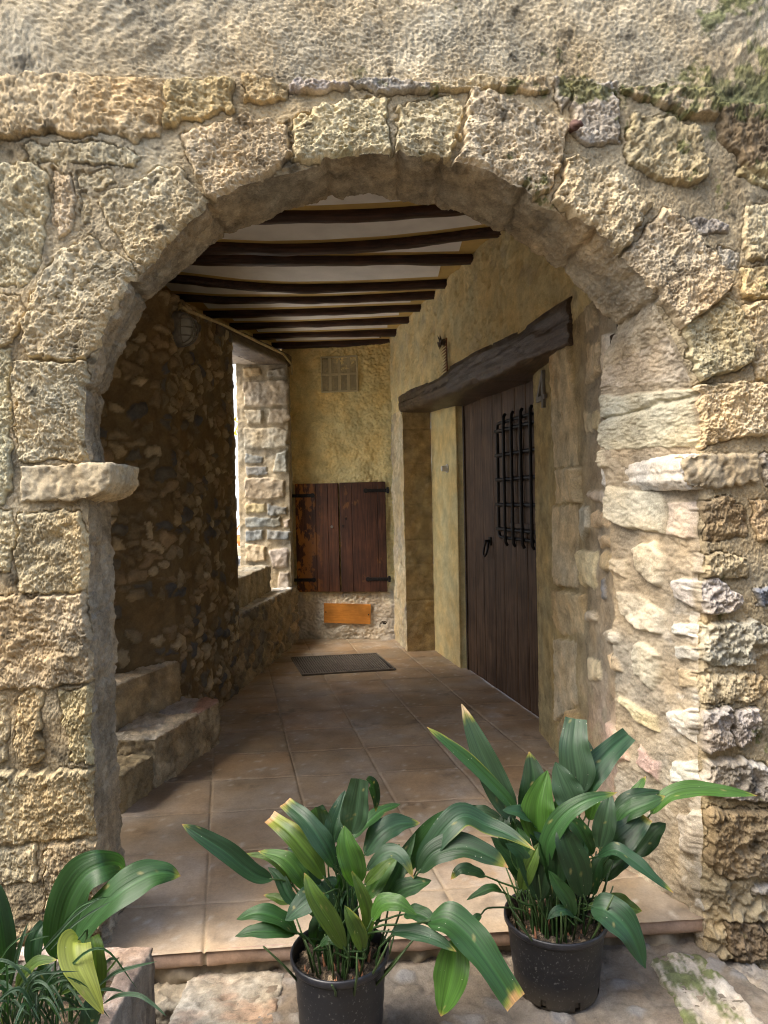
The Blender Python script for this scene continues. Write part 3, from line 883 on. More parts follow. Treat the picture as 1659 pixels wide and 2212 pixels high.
def f_rubble(cell, s, cols, relief, mort, thr=.10, miss=.2):
    def fun(p, u, v):
        wu, wv = fbm(p, .09, 3, s=s) * .45, fbm(p, .09, 3, s=s + 1) * .45
        f1, f2, i = voro(u / cell + wu, v / cell * 1.25 + wv, s)
        d = f2 - f1
        on = (np.modf(i * 37.7)[0] > miss)
        m = sst(thr, thr + .10, d) * on
        h = m * relief * (.5 + .5 * np.modf(i * 91.3)[0]) * sst(thr, thr + .45, d) ** .6 + .006 * fbm(p, .03, 3, s=s + 2) + .008 * fbm(p, .15, 2, s=s + 3) + .002 * fbm(p, .01, 2, s=s + 4)
        k = np.clip((np.modf(i * 53.1)[0] * len(cols)).astype(int), 0, len(cols) - 1)
        cc = np.array(cols)[k] * (1 + .18 * fbm(p, .04, 3, s=s + 5))[:, None]
        cm = np.array(mort) * (1 + .12 * fbm(p, .06, 3, s=s + 6))[:, None]
        return h, cm * (1 - m[:, None]) + cc * m[:, None]
    return fun
# ---- inner right wall
right_wall = thing('doorway_wall', 'ochre plastered inner wall with flush pale stones around the dark door', 'wall', (.93, 3.6, 0))
uG = math.dist(RW[0], G_)
def f_near(p, u, v):
    h, mk, c = stones(u + uG, v, p, RST, .008, .04, seed=5)
    h = h * 2.2
    a = fbm(p, .14, 3, s=221)
    deep = sst(uG * 0 + 1.0, .2, u)
    mort = (C_(.37, .31, .22) * deep[:, None] + C_(.52, .41, .20) * (1 - deep[:, None])) * (1 + .1 * a + .08 * fbm(p, .03, 3, s=222))[:, None]
    plast = sst(1.02, 1.06, u)
    h = h + .007 * a * (1 - .5 * plast) + .003 * fbm(p, .025, 3, s=223) + .0015 * fbm(p, .01, 2, s=224)
    cr = np.exp(-((u - .16 - .03 * fbm(p, .25, 3, s=225)) / .004) ** 2) * sst(1.1, 1.4, v)
    h = h - .012 * cr
    c = c * (1 + .1 * a + .1 * fbm(p, .02, 3, s=226))[:, None]
    ruddy = sst(.0, .6, fbm(p, .05, 3, s=227)) * sst(1.6, 1.9, v) * (u > .85) * (u < 1.2)
    c = c * (1 - .35 * ruddy[:, None]) + .35 * ruddy[:, None] * C_(.33, .18, .07)
    c = mort * .86 * (1 - mk[:, None]) + 1.14 * c * mk[:, None]
    red = sst(.0, .5, fbm(p, .09, 3, s=228) + .3) * sst(.75, .3, v) * sst(.9, .3, u)
    c = c * (1 - .45 * red[:, None]) + .45 * red[:, None] * C_(.46, .32, .25)
    return h, c
U1, U2 = (.187, 6.463), (.09, 7.0)
wall_patch('jamb_face', [J_, H_, G_], -.05, 2.215, .0075, lambda p, u, v: f_near(p, math.dist(G_, J_) - u, v), M_STONE, right_wall)
def f_upper(p, u, v):
    h, c = f_plaster(C_(.64, .53, .28), 1.6, 231)(p, u, v)
    pit = np.clip(fbm(p, .03, 2, s=236) - .45, 0, 1)
    h = h - .02 * pit
    blot = sst(.55, .75, fbm(p, .11, 2, s=237))
    c = c * (1 - .25 * blot[:, None]) + .25 * blot[:, None] * C_(.38, .32, .26)
    return h, c
wall_patch('upper_face', [U2, U1, H_, G_], 2.205, 3.02, .011, f_upper, M_PLASTER, right_wall)
def f_strip(p, u, v):
    h, c = f_plaster(C_(.60, .50, .30), .6, 241)(p, u, v)
    h2, c2 = f_rubble(.24, 243, [(.60, .51, .33), (.52, .42, .25), (.44, .37, .25)], .01, (.5, .42, .26), .08)(p, u, v)
    return h + h2, c2
wall_patch('far_strip', [U2, U1], -.02, 2.21, .012, f_strip, M_PLASTER, right_wall)
K1, K2, K3 = (.443, 6.497), (.600, 5.790), (.668, 5.800)
def f_pil(p, u, v):
    a = fbm(p, .1, 3, s=251)
    jn = 0
    for z_ in (.47, .80, 1.02, 1.35, 1.72, 2.03):
        jn = np.maximum(jn, np.exp(-((v - z_ - .008 * a) / .006) ** 2))
    return .005 * a + .003 * fbm(p, .03, 3, s=252) - .008 * jn, C_(.40, .305, .165) * (1 + .15 * a + .12 * fbm(p, .04, 3, s=253))[:, None]
wall_patch('door_pier', [U1, K1], -.02, 2.25, .009, f_pil, M_STONE, right_wall)
wall_patch('plaster_jamb', [K1, K2, K3], -.02, 2.25, .012, f_plaster(C_(.67, .545, .26), .5, 255), M_PLASTER, right_wall)
# closing pieces out of sight
wall_patch('jamb_return', [(1.25, 4.24), J_], -.02, 2.21, .05, f_plaster(OCH, .3, 257), M_PLASTER, right_wall)
# ---- back wall
Lb, Rb = (-1.0, 7.186), (.11, 7.058)
_t = (np.array(Rb) - np.array(Lb)) / math.dist(Lb, Rb)
back_wall = thing('plaster_back_wall', 'rough ochre plaster wall closing the far end of the passage', 'wall', (-.4, 7.12, 0))
wall_patch('plaster_face', [Lb, tuple(np.array(Rb) + _t * .15)], -.03, 3.02, .0085, f_plaster(C_(.75, .62, .30), 2.3, 261, True), M_PLASTER, back_wall)
# ---- left wall
K_, E_ = (-1.235, 4.15), (-1.103, 5.304)
left_wall = thing('rubble_wall', 'dark rubble wall of small stones in brown mortar inside the passage', 'wall', (-1.2, 4.6, 0))
RC = [(.24, .19, .115), (.31, .25, .155), (.15, .14, .115), (.40, .325, .20), (.12, .12, .115), (.33, .25, .15), (.48, .40, .26), (.26, .20, .12), (.36, .30, .20)]
fr_ = f_rubble(.095, 271, RC, .030, (.185, .135, .07), .14, .30)
uE = math.dist((-2.6, 3.2), (-2.0, 3.45)) + math.dist((-2.0, 3.45), K_) + math.dist(K_, E_)
def f_left(p, u, v):
    h, c = fr_(p, u, v)
    k = sst(.0, .13, np.abs(u - uE))          # the doorway's edge is trimmed straighter than the field of the wall
    return h * (.35 + .65 * k), c
wall_patch('rubble_face', [(-2.6, 3.2), (-2.0, 3.45), K_, E_, (-1.6, 5.37)], -.03, 2.64, .0095, f_left, M_RUBBLE, left_wall)
mesh_from('wall_top', *prism([(-2.75, 3.3), (-2.0, 3.465), (-1.25, 4.16), (-1.118, 5.30), (-1.61, 5.37), (-2.75, 5.37)], 2.60, 2.645), M_CAVE, left_wall)
UL = [(-3.0, 2.6), (-2.35, 3.4), (-1.98, 4.15), (-1.585, 5.47), (-1.04, 7.25)]
wall_patch('upper_face', UL[:4], 2.55, 3.02, .015, f_plaster(OCH, .9, 277), M_PLASTER, left_wall)
wall_patch('upper_face', UL[3:], 2.74, 3.02, .015, f_plaster(OCH, .9, 277), M_PLASTER, left_wall)
P1, P2 = (-.915, 6.93), (-1.42, 6.975)
# ---- stone pier beside the far doorway
pier = thing('stone_pier', 'squared grey and cream stone pier standing between bright doorway and plaster wall', 'pier', (-1.15, 6.97, .5))
PW = [(-1.43, 7.5), (-1.42, 6.975), P1, (-.925, 7.3)]
def pier_uv(P):
    q = onwall(P, P2, P1)
    L0 = math.dist(PW[0], PW[1])
    return np.stack([L0 + np.hypot(q[:, 0] - P2[0], q[:, 1] - P2[1]), q[:, 2]], 1)
cx_ = lambda L: [(470 + x * .3001, 707.8 + y * .3001) for x, y in L]
PIER = [([(175,290),(310,280),(315,340),(190,365)], .02, .015, 'tan'), ([(365,310),(490,290),(495,355),(365,360)], .02, .015, 'ash'),
 ([(185,390),(495,375),(505,440),(500,565),(200,570)], .03, .02, 'ash'), ([(195,595),(322,592),(325,690),(215,698)], .03, .012, 'ash'),
 ([(370,590),(505,580),(515,650),(480,695),(365,690)], .03, .02, 'ash'), ([(190,725),(450,718),(510,740),(512,860),(400,872),(195,868)], .03, .02, 'ash'),
 ([(200,900),(330,935),(325,975),(250,982),(200,975)], .02, .02, 'slate'), ([(430,900),(500,885),(505,1040),(400,1045),(410,960)], .025, .02, 'grey'),
 ([(200,1000),(350,998),(360,1060),(210,1070)], .02, .015, 'slate'), ([(200,1085),(400,1078),(480,1100),(480,1225),(260,1238),(200,1220)], .03, .02, 'ash'),
 ([(200,1270),(345,1265),(345,1330),(205,1338)], .02, .015, 'tan'), ([(360,1268),(495,1290),(500,1350),(360,1355)], .025, .012, 'slate'),
 ([(200,1365),(450,1365),(455,1432),(205,1436)], .024, .012, 'slate'), ([(470,1385),(515,1380),(515,1440),(475,1445)], .02, .012, 'grey'),
 ([(200,1458),(335,1455),(330,1530),(205,1538)], .022, .012, 'slate'), ([(360,1452),(525,1465),(515,1530),(360,1525)], .024, .012, 'slate'),
 ([(205,1550),(350,1570),(345,1680),(205,1690)], .024, .015, 'tan'), ([(365,1600),(510,1580),(515,1720),(400,1730)], .02, .03, 'grey'),
 ([(440,1760),(520,1760),(520,1880),(430,1880)], .02, .02, 'grey')]
PIER = [(pier_uv(cx_(p)), hp, er, ck) for p, hp, er, ck in PIER]
def f_pier(p, u, v):
    h, mk, c = stones(u, v, p, PIER, .008, .06, seed=9)
    a = fbm(p, .1, 3, s=281)
    m = C_(.36, .31, .22) * (1 + .1 * a)[:, None]
    c = m * (1 - mk[:, None]) + mk[:, None] * c * (1 + .12 * a + .1 * fbm(p, .03, 3, s=282))[:, None]
    return h * 1.2 + .006 * a + .005 * fbm(p, .03, 3, s=283) + mk * .006 * fbm(p, .05, 2, s=284), c
wall_patch('stone_face', PW, .45, 2.8, .009, f_pier, M_STONE, pier)
# outer side of the far doorway, street side
# ---- ceiling with painted borders, and its beams
ZB, ZC = 2.93, 2.982
cb = lambda L: [(x * .5 + 331.8, y * .5 + 398.2) for x, y in L]
BEAMS = [[(490,172),(700,178),(1000,165),(1200,150),(1400,138)], [(245,305),(500,315),(750,310),(1000,295),(1200,275),(1400,250),(1565,232)],
 [(190,355),(500,362),(800,362),(1100,358),(1440,352)], [(100,432),(250,448),(400,465),(600,475),(800,472),(1000,465),(1340,448)],
 [(110,512),(300,525),(550,525),(800,522),(1000,512),(1255,498)], [(240,582),(400,580),(700,572),(1195,553)],
 [(345,632),(600,628),(900,615),(1145,603)], [(445,676),(700,668),(1095,654)], [(530,712),(700,708),(1035,696)]]
def rwall_x(Y): return np.interp(Y, [2.66, 3.40, 6.463, 7.0], [.885, .91, .187, .09])
def lwall_x(Y): return np.interp(Y, [2.6, 3.4, 4.15, 5.47, 7.25], [-3.0, -2.35, -1.98, -1.585, -1.04])
ceil = thing('painted_ceiling', 'pale ceiling with ochre painted bands and thin dark lines between the beams', 'ceiling', (-.3, 5, ZC))
mesh_from('ochre_plaster', *prism([(-3.2, 2.42), (3.2, 2.85), (3.2, 9.0), (-1.3, 9.0), (-1.3, 7.3), (-1.62, 7.3), (-1.62, 5.3), (-3.2, 5.3)], ZC, ZC + .25), plain('ceiling_ochre', (.56, .40, .14), .85, var=.15, scale=6))
bpy.data.objects['ochre_plaster'].parent = ceil
bpy.data.objects['ochre_plaster'].matrix_parent_inverse = Matrix.Translation(-ceil.location)
M_PANEL = plain('ceiling_limewash', (.76, .74, .71), .85, var=.1, scale=5, bump=.3)
WB = .078
curves = []
for L in BEAMS:
    q = ground(cb(L), ZB)
    k = np.polyfit(q[:, 0], q[:, 1], 2 if len(q) > 4 else 1)
    curves.append(lambda x, q=q: np.interp(x, q[:, 0], q[:, 1], left=q[0, 1] + 0, right=q[-1, 1]))
ncv = [lambda x: 3.0 + 0 * x, lambda x: 3.48 + 0 * x]
allc = ncv + curves
ordl = ['', '', 'nearest brown beam partly cut off by the top of the arch', 'long crooked brown beam with a knot, second in view from the arch',
        'straight near black beam right behind the crooked one, third in view', 'reddish beam dipping at its left end, fourth in view from the arch',
        'dark beam with a pale scraped left end, fifth in view from the arch', 'slim dark beam, fourth from the back wall plaster',
        'slim dark beam, third from the back wall plaster', 'slim dark beam, second from the back wall plaster', 'last slim dark beam right against the back wall plaster']
for bi, cv in enumerate(allc):
    if bi < 2: continue            # hidden by the arch
    xm = np.linspace(-2.3, 1.0, 300)
    yc = cv(xm)
    okx = (xm > lwall_x(yc) - .04) & (xm < rwall_x(yc) + .05)
    x0, x1 = xm[okx][0], xm[okx][-1]
    xs = np.linspace(x0, x1, 90)
    ys = cv(xs)
    ys = np.convolve(np.pad(ys, 6, 'edge'), np.ones(13) / 13, 'valid')
    w = WB * (1.15 if bi in (3, 4) else .9)
    hgt = .02
    nC = 20
    P = np.zeros((90, nC, 3))
    for j in range(nC):
        t = 2 * math.pi * j / nC
        c_, s_ = math.cos(t), math.sin(t)
        k = (abs(c_) ** 4 + abs(s_) ** 4) ** -.25
        P[:, j, 0] = xs
        P[:, j, 1] = ys - w / 2 + w / 2 * c_ * k
        P[:, j, 2] = (ZB + ZC + .03) / 2 + (ZC + .03 - ZB) / 2 * s_ * k
    p = P.reshape(-1, 3)
    nz = .006 * fbm(p + bi * 3.1, .12, 3, s=300, stretch=(.3, 1, 1)) + .003 * fbm(p + bi, .02, 2, s=301, stretch=(.15, 1, 1))
    cen = np.stack([p[:, 0], np.repeat(ys - w / 2, nC), np.full(len(p), (ZB + ZC + .03) / 2)], 1)
    dr = p - cen
    dr /= np.linalg.norm(dr, axis=1)[:, None] + 1e-9
    p = p + dr * nz[:, None] + np.array([0, 0, 1]) * (.008 * fbm(np.stack([p[:, 0], p[:, 0] * 0 + bi, p[:, 0] * 0], 1), .5, 2, s=303))[:, None]
    o = grid('ceiling_beam', p.reshape(90, nC, 3), M_BEAM, None, closed=True)
    tag(o, ordl[bi], 'beam', 'dark wooden beams across the passage ceiling')
# bays
def offs(poly, d):
    c = poly.mean(0)
    return poly
for i in range(len(allc) - 1):
    a, b = allc[i], allc[i + 1]
    def bay(e, z, gx):
        xs = np.linspace(-2.6, 1.2, 400)
        lo, hi = a(xs) + .04 + e, b(xs) - WB - .075 - e
        ok = (xs > np.maximum(lwall_x(lo), lwall_x(hi)) + gx) & (xs < np.minimum(rwall_x(lo), rwall_x(hi)) - gx) & (hi > lo + .01)
        xs, lo, hi = xs[ok], lo[ok], hi[ok]
        if len(xs) < 3: return None
        k = max(1, len(xs) // 40)
        xs, lo, hi = xs[::k], lo[::k], hi[::k]
        P = np.zeros((len(xs), 2, 3))
        P[:, 0] = np.stack([xs, lo, np.full(len(xs), z)], 1)
        P[:, 1] = np.stack([xs, hi, np.full(len(xs), z)], 1)
        return P
    P = bay(0, ZC - .004, .085)
    if P is None: continue
    ln = grid('painted_line', P, M_LINE, ceil, smooth=False)
    P = bay(.007, ZC - .008, .092)
    pn = grid('limewash_panel', P, M_PANEL, ceil, smooth=False)
    ln.parent = pn
    ln.matrix_parent_inverse = Matrix.Identity(4)
# ---- floor: terracotta tiles on a skewed grid
def F_(s, t): return np.stack([-.94 + .0 + s * 1.0 + t * -.2225, 3.76 + s * .074 + t, 0 * s], -1)
TS, TT = .42, .365
def joint_lines(a, b, step, off, res, jw=.006):
    out = []
    k0, k1 = math.floor((a - off) / step) - 1, math.ceil((b - off) / step) + 1
    for k in range(k0, k1):
        x0, x1 = off + k * step, off + (k + 1) * step
        n = max(3, int(step / res))
        out += [x0 - jw, x0 - jw * .5, x0, x0 + jw * .5, x0 + jw] + list(np.linspace(x0 + jw * 2.2, x1 - jw * 2.2, n))
    out = np.array(sorted(set(np.round(out, 5))))
    return out[(out >= a) & (out <= b)]
T0, T1 = -1.584, 3.6
s_ = joint_lines(-.95, 2.25, TS, 0, .02)
t_ = joint_lines(T0, T1, TT, -1.30, .02)
S, T = np.meshgrid(s_, t_, indexing='ij')
p = F_(S.ravel(), T.ravel())
front_t = (fy(p[:, 0]) - .004)
sj = np.abs((S.ravel() / TS + .5) % 1 - .5) * TS
tj = np.abs(((T.ravel() + 1.30) / TT + .5) % 1 - .5) * TT
jd = np.minimum(sj + .0025 * fbm(p, .03, 2, s=311), tj + .0025 * fbm(p, .03, 2, s=312))
jm = sst(.0068, .003, jd)
i_, j_ = np.floor(S.ravel() / TS), np.floor((T.ravel() + 1.30) / TT)
rid = _h(i_, j_, i_ * 0, 5)
rid2 = _h(i_, j_, i_ * 0 + 1, 5)
cu, cv_ = (S.ravel() / TS - i_ - .5), ((T.ravel() + 1.30) / TT - j_ - .5)
dome = -(np.abs(cu) ** 6 + np.abs(cv_) ** 6) * .12
zz = -.0050 * jm + dome * .03 + .0025 * (rid - .5) + .0012 * fbm(p, .05, 3, s=313) + .002 * fbm(p, .2, 2, s=314)
a = fbm(p, .22, 4, s=315)
tc_ = C_(.31, .225, .14) * (1 + .28 * (rid - .5))[:, None] * (1 + .14 * a)[:, None]
tc_ = tc_ * (1 + np.stack([.0 * rid2, .10 * (rid2 - .5), .18 * (rid2 - .5)], 1))
dust_skylit = sst(-.1, .8, fbm(p, .35, 3, s=316) + .9 * sst(2.75, 2.25, p[:, 1]) + .15)  # dusty tone; paler tiles near the step also paint the skylight there
tc_ = tc_ * (1 - .42 * dust_skylit[:, None]) + .42 * dust_skylit[:, None] * C_(.47, .40, .32)
ef = sst(.2, .7, fbm(p, .13, 4, .6, s=317)) * sst(.1, .5, fbm(p, .5, 2, s=318))
tc_ = tc_ * (1 - .4 * ef[:, None]) + .4 * ef[:, None] * C_(.50, .45, .40)
stn = sst(.3, .75, fbm(p, .08, 4, .65, s=361)) * sst(.0, .5, fbm(p, .45, 2, s=362))
tc_ = tc_ * (1 - .35 * stn[:, None])
spk = sst(.86, .95, fbm(p, .03, 2, .7, s=363))
tc_ = tc_ * (1 - .5 * spk[:, None]) + .5 * spk[:, None] * C_(.55, .5, .42)
grm = sst(.03, .006, jd) * sst(-.2, .6, fbm(p, .12, 3, s=364))
tc_ = tc_ * (1 - .22 * grm[:, None])
tc_ = tc_ * (1 - jm[:, None]) + jm[:, None] * C_(.36, .28, .19) * (1 + .15 * a)[:, None]
FL = np.concatenate([p[:, :2], zz[:, None]], 1).reshape(len(s_), len(t_), 3)
fl = grid('floor', FL, M_TILE, None, tc_.reshape(len(s_), len(t_), 3), flip=False)
tag(fl, kind='structure')
# nosing of the first tile row and the rough riser under it
sx = np.linspace(-1.25, 1.14, 520)
prof = [(.0, .000), (-.004, -.0015), (-.0075, -.006), (-.009, -.014), (-.009, -.03), (-.008, -.044), (-.004, -.05), (.012, -.052), (.016, -.056)] + [(.016 - .016 * k / 24, -.062 - .27 * k / 24) for k in range(25)]
P = np.zeros((len(sx), len(prof), 3))
CN = np.zeros_like(P)
for j, (d, z) in enumerate(prof):
    P[:, j] = np.stack([sx, fy(sx) + d + .012, np.full(len(sx), z)], 1)
# keep the top edge on the floor sheet
p = P.reshape(-1, 3)
iz = p[:, 2]
# joints of the nosing tiles follow the floor's lines
sc = (p[:, 0] + .94 + .2225 * (p[:, 1] - 3.76)) / (1 + .0165)
jx = np.abs((sc / TS + .5) % 1 - .5) * TS
jn = sst(.009, .003, jx + .002 * fbm(p, .02, 2, s=321)) * (iz > -.053)
rr = sst(-.052, -.058, iz)
p[:, 1] += .008 * jn + .0016 * fbm(p, .03, 3, s=322) - rr * (.020 * fbm(p, .07, 2, s=323) + .003 * fbm(p, .02, 2, s=324))
p[:, 2] += (iz < -.001) * (.0025 * fbm(p, .08, 2, s=325)) - .003 * jn * (iz > -.01)
cn = C_(.35, .25, .19) * (1 + .14 * fbm(p, .05, 3, s=326))[:, None]
cn = cn * (1 - jn[:, None]) + jn[:, None] * C_(.3, .25, .19)
ris = C_(.20, .17, .125) * (1 + .25 * fbm(p, .05, 3, s=327))[:, None]
cn = cn * (1 - rr[:, None]) + rr[:, None] * ris
st = grid('doorstep', p.reshape(P.shape), M_TILE, None, cn.reshape(P.shape), flip=True)
tag(st, 'worn terracotta doorstep edge with rough riser under the arch', 'step')
# ---- street ground
gx = np.unique(np.concatenate([np.linspace(-60, -2, 12), np.linspace(-2, -1.15, 20), np.arange(-1.15, 1.45, .0075), np.linspace(1.45, 2.5, 20), np.linspace(2.5, 60, 12)]))
gy = np.unique(np.concatenate([np.linspace(-60, 0, 12), np.linspace(0, 1.55, 20), np.arange(1.55, 2.36, .007), np.linspace(2.36, 3, 6), [8.0, 60.]]))
GX, GY = np.meshgrid(gx, gy, indexing='ij')
p = np.stack([GX.ravel(), GY.ravel(), 0 * GX.ravel()], 1)
w_ = .02 * fbm(p, .08, 2, s=331)
f1, f2, idn = voro(p[:, 0] / .085 + w_ * 6, p[:, 1] / .06 + w_ * 6, 332)
peb = sst(.12, .5, f2 - f1) * (np.modf(idn * 41.)[0] > .62) * sst(1.5, 1.7, p[:, 1])
kx = np.interp(p[:, 1], [1.5, 1.80, 2.36], [1.13, .96, .70])      # the mossy kerb's left side
z = -.093 + .007 * peb + .006 * fbm(p, .06, 3, s=333) + .003 * fbm(p, .02, 2, s=334) + .006 * fbm(p, .3, 2, s=335)
lf = sst(-.49, -.56, p[:, 0] + .015 * fbm(p, .06, 2, s=336))
rt = sst(1.06, 1.12, p[:, 0] - (kx - .78))
inner = sst(3.0, 2.4, p[:, 1])
z = z - .14 * lf - .10 * rt + lf * .02 * fbm(p, .07, 3, s=337) + rt * .03 * fbm(p, .08, 3, s=338)
z = np.where(p[:, 1] > 2.42, -.35, z)
p[:, 2] = z
a = fbm(p, .2, 4, s=339)
gc = C_(.175, .15, .12) * (1 + .2 * a + .18 * fbm(p, .03, 3, s=340))[:, None]
pc = np.array([(.22, .22, .22), (.25, .21, .16), (.15, .125, .10), (.30, .285, .26)])[np.clip((np.modf(idn * 17.)[0] * 4).astype(int), 0, 3)]
gc = gc * (1 - .6 * peb[:, None]) + .6 * peb[:, None] * pc
gm = sst(.2, .6, fbm(p, .1, 3, s=341)) * .35
gc = gc * (1 - gm[:, None]) + gm[:, None] * C_(.13, .10, .075)
g = grid('ground', p.reshape(len(gx), len(gy), 3), M_GROUND, None, gc.reshape(len(gx), len(gy), 3))
tag(g, kind='structure')

# ------------------------------------------------------------------ DOOR AND ITS IRONWORK
D0, D1 = np.array([.662, 5.745]), np.array([.964, 4.384])
tD = (D1 - D0) / np.linalg.norm(D1 - D0)
nD = np.array([tD[1], -tD[0]])
if nD @ (-D0) < 0: nD = -nD
tD3, nD3, Z3 = np.array([*tD, 0]), np.array([*nD, 0]), np.array([0, 0, 1.0])
D03 = np.array([*D0, 0])
DW = 1.75
door = thing('plank_door', 'tall dark plank door with iron grille in the right hand ochre wall', 'door', (*(D0 + tD * .87), 0))
ps = []
edges = [0, .21, .40, .62, .80, 1.02, 1.20, 1.42, 1.60, DW]
us = []
for a, b in zip(edges[:-1], edges[1:]):
    us += [a, a + .003, a + .006, a + .03, (a + b) / 2, b - .03, b - .006, b - .003]
us.append(DW)
us = np.array(us)
vs = np.linspace(.004, 2.16, 220)
U, V = np.meshgrid(us, vs, indexing='ij')
p = D03 + U.ravel()[:, None] * tD3 + V.ravel()[:, None] * Z3
gd = np.min(np.abs(U.ravel()[:, None] - np.array(edges)[None, 1:-1]), 1)
h = -.007 * sst(.0045, .001, gd) + .0025 * fbm(p, .08, 3, s=401, stretch=(1, 1, .08)) + .003 * fbm(p, .3, 2, s=402, stretch=(1, 1, .3))
grid('plank_panel', (p + nD3 * h[:, None]).reshape(len(us), len(vs), 3), M_DOOR, door)
m = MB()
m.box(D03 - nD3 * .02 + Z3 * 2.135, tD3 * DW, nD3 * .05, Z3 * .09)
m.box(D03 - tD3 * .02 - nD3 * .02, tD3 * .028, nD3 * .032, Z3 * 2.135)
m.build('door_frame', M_LINTEL, door, bevel=.004)
# small shutter behind the grille: trims and narrow boards
def dpt(u, v, off): return D03 + tD3 * u + Z3 * v + nD3 * off
def door_uv(P, off):
    q = onwall(P, D0, D1, off)
    return np.stack([(q[:, :2] - D0) @ tD, q[:, 2]], 1)
gq = door_uv([(1076, 1037), (1095, 1037), (1112, 1035), (1132, 1033)], .055)
gz = door_uv([(1072, 933), (1072, 985), (1072, 1037), (1072, 1090), (1074, 1142)], .055)[:, 1]
gtop, gbot = door_uv([(1076, 915)], .055)[0, 1], door_uv([(1080, 1160)], .055)[0, 1]
gu = list(gq[:, 0])
stp = np.mean(np.diff(gu))
gu += [gu[-1] + stp * 1.0, gu[-1] + stp * 2.0]
hatch = MB()
hu0, hu1, hz0, hz1 = gu[1] - .02, gu[-1] + .02, gz[4] + .04, gz[0] - .0
nb = 6
for k in range(nb):
    w = (hu1 - hu0) / nb
    hatch.box(dpt(hu0 + k * w + .004, hz0, -.002), tD3 * (w - .008), nD3 * .016, Z3 * (hz1 - hz0))
hatch.build('peep_hatch', M_DOOR, door, bevel=.003)
hm_ = MB()
for z in (hz0 - .03, hz1 - .0):
    hm_.box(dpt(hu0 - .02, z, -.002), tD3 * (hu1 - hu0 + .04), nD3 * .03, Z3 * .035)
hm_.build('hatch_trim', M_DOOR, door, bevel=.004)
gr = MB()
O = .055
rad = .0115
loop = [dpt(gu[0], gbot + .04, O)] + [dpt(gu[0], z, O) for z in np.linspace(gbot + .06, gtop - .06, 6)] + [dpt(gu[0], gtop - .025, O), dpt(gu[0] + .012, gtop - .006, O), dpt(gu[0] + .04, gtop, O)] \
     + [dpt(u, gtop, O) for u in gu[1:-1]] + [dpt(gu[-1] - .04, gtop, O), dpt(gu[-1] - .01, gtop - .008, O), dpt(gu[-1], gtop - .04, O), dpt(gu[-1], gbot + .04, O), dpt(gu[-1] - .01, gbot + .008, O), dpt(gu[-1] - .04, gbot, O)] \
     + [dpt(u, gbot, O) for u in gu[1:-1][::-1]] + [dpt(gu[0] + .04, gbot, O), dpt(gu[0] + .01, gbot + .008, O)]
gr.tube(loop, rad, 8, closed=True)
grille = gr.build('iron_grille', M_IRON, door, smooth=True)
for u in gu[1:-1]:
    b = MB()
    b.tube([dpt(u, gbot - .05, O + .004), dpt(u, gbot - .03, O + .016)] + [dpt(u, z, O + .019) for z in np.linspace(gbot, gtop, 8)] + [dpt(u, gtop + .03, O + .016), dpt(u, gtop + .05, O + .004)], rad * .95, 8)
    b.build('grille_bar', M_IRON, grille, smooth=True)
for z in gz:
    b = MB()
    b.tube([dpt(u, z + .002 * math.sin(u * 40), O + .003) for u in np.linspace(gu[0] - .03, gu[-1] + .03, 14)], [rad * (1.35 if k % 2 else 1.0) for k in range(14)], 8)
    b.build('grille_bar', M_IRON, grille, smooth=True)
b = MB()
for u in (gu[0], gu[-1]):
    for z in (gz[0], gz[4]):
        b.tube([dpt(u, z, 0), dpt(u, z, O)], .01, 8)
b.build('grille_fixing', M_IRON, grille, smooth=True)
ku = door_uv([(1054, 1172)], .02)[0]
kn = MB()
kn.box(dpt(ku[0] - .022, ku[1] - .02, -.002), tD3 * .044, nD3 * .012, Z3 * .06)
kn.tube([dpt(ku[0], ku[1] + .01, .0), dpt(ku[0], ku[1] + .01, .045)], .012, 10)
kno = kn.build('knocker', M_IRON, door, smooth=False, bevel=.003)
kr = MB()
kr.tube([dpt(ku[0] + .036 * math.sin(t), ku[1] - .045 + .055 * math.cos(t), .038 - .012 * math.cos(t)) for t in np.linspace(0, 2 * math.pi, 22)[:-1]], .008, 8, closed=True)
kr.build('ring', M_IRON, kno, smooth=True)
# oak lintel: curved trunk let into the wall over the door
lf_ = onwall([(869,891),(930,873),(1000,846),(1065,820),(1130,795),(1197,769),(1238,752)], U1, H_)
lt_ = onwall([(872,848),(900,836),(950,812),(1000,772),(1065,738),(1130,708),(1180,672),(1233,640)], U1, H_)
Lw = math.dist(U1, H_)
tl = (np.array(H_) - np.array(U1)) / Lw
nl = np.array([tl[1], -tl[0]])
if nl @ (-np.array(U1)) < 0: nl = -nl
def lu(q): return (q[:, :2] - np.array(U1)) @ tl
ub, ut = lu(lf_), lu(lt_)
uu = np.linspace(ub[0] - .0, ub[-1] + .02, 260)
zb_, zt_ = np.interp(uu, ub, lf_[:, 2]), np.interp(uu, ut, lt_[:, 2])
sm = lambda a: np.convolve(np.pad(a, 18, 'edge'), np.hanning(37) / np.hanning(37).sum(), 'valid')
zb_, zt_ = sm(zb_), sm(zt_)
nC = 72
P = np.zeros((260, nC, 3))
for j in range(nC):
    t = 2 * math.pi * (j + .5) / nC
    c_, s_ = math.cos(t), math.sin(t)
    k = (abs(c_) ** 7 + abs(s_) ** 7) ** (-1 / 7)
    off = .036 - .26 + .26 * c_ * k
    q = np.array(U1)[None] + tl[None] * uu[:, None] + nl[None] * off
    P[:, j, :2] = q
    P[:, j, 2] = (zb_ + zt_) / 2 + (zt_ - zb_) / 2 * s_ * k
p = P.reshape(-1, 3)
ul = np.repeat(uu, nC)
q2 = np.stack([ul, p[:, 2], p[:, 0] * 0], 1)
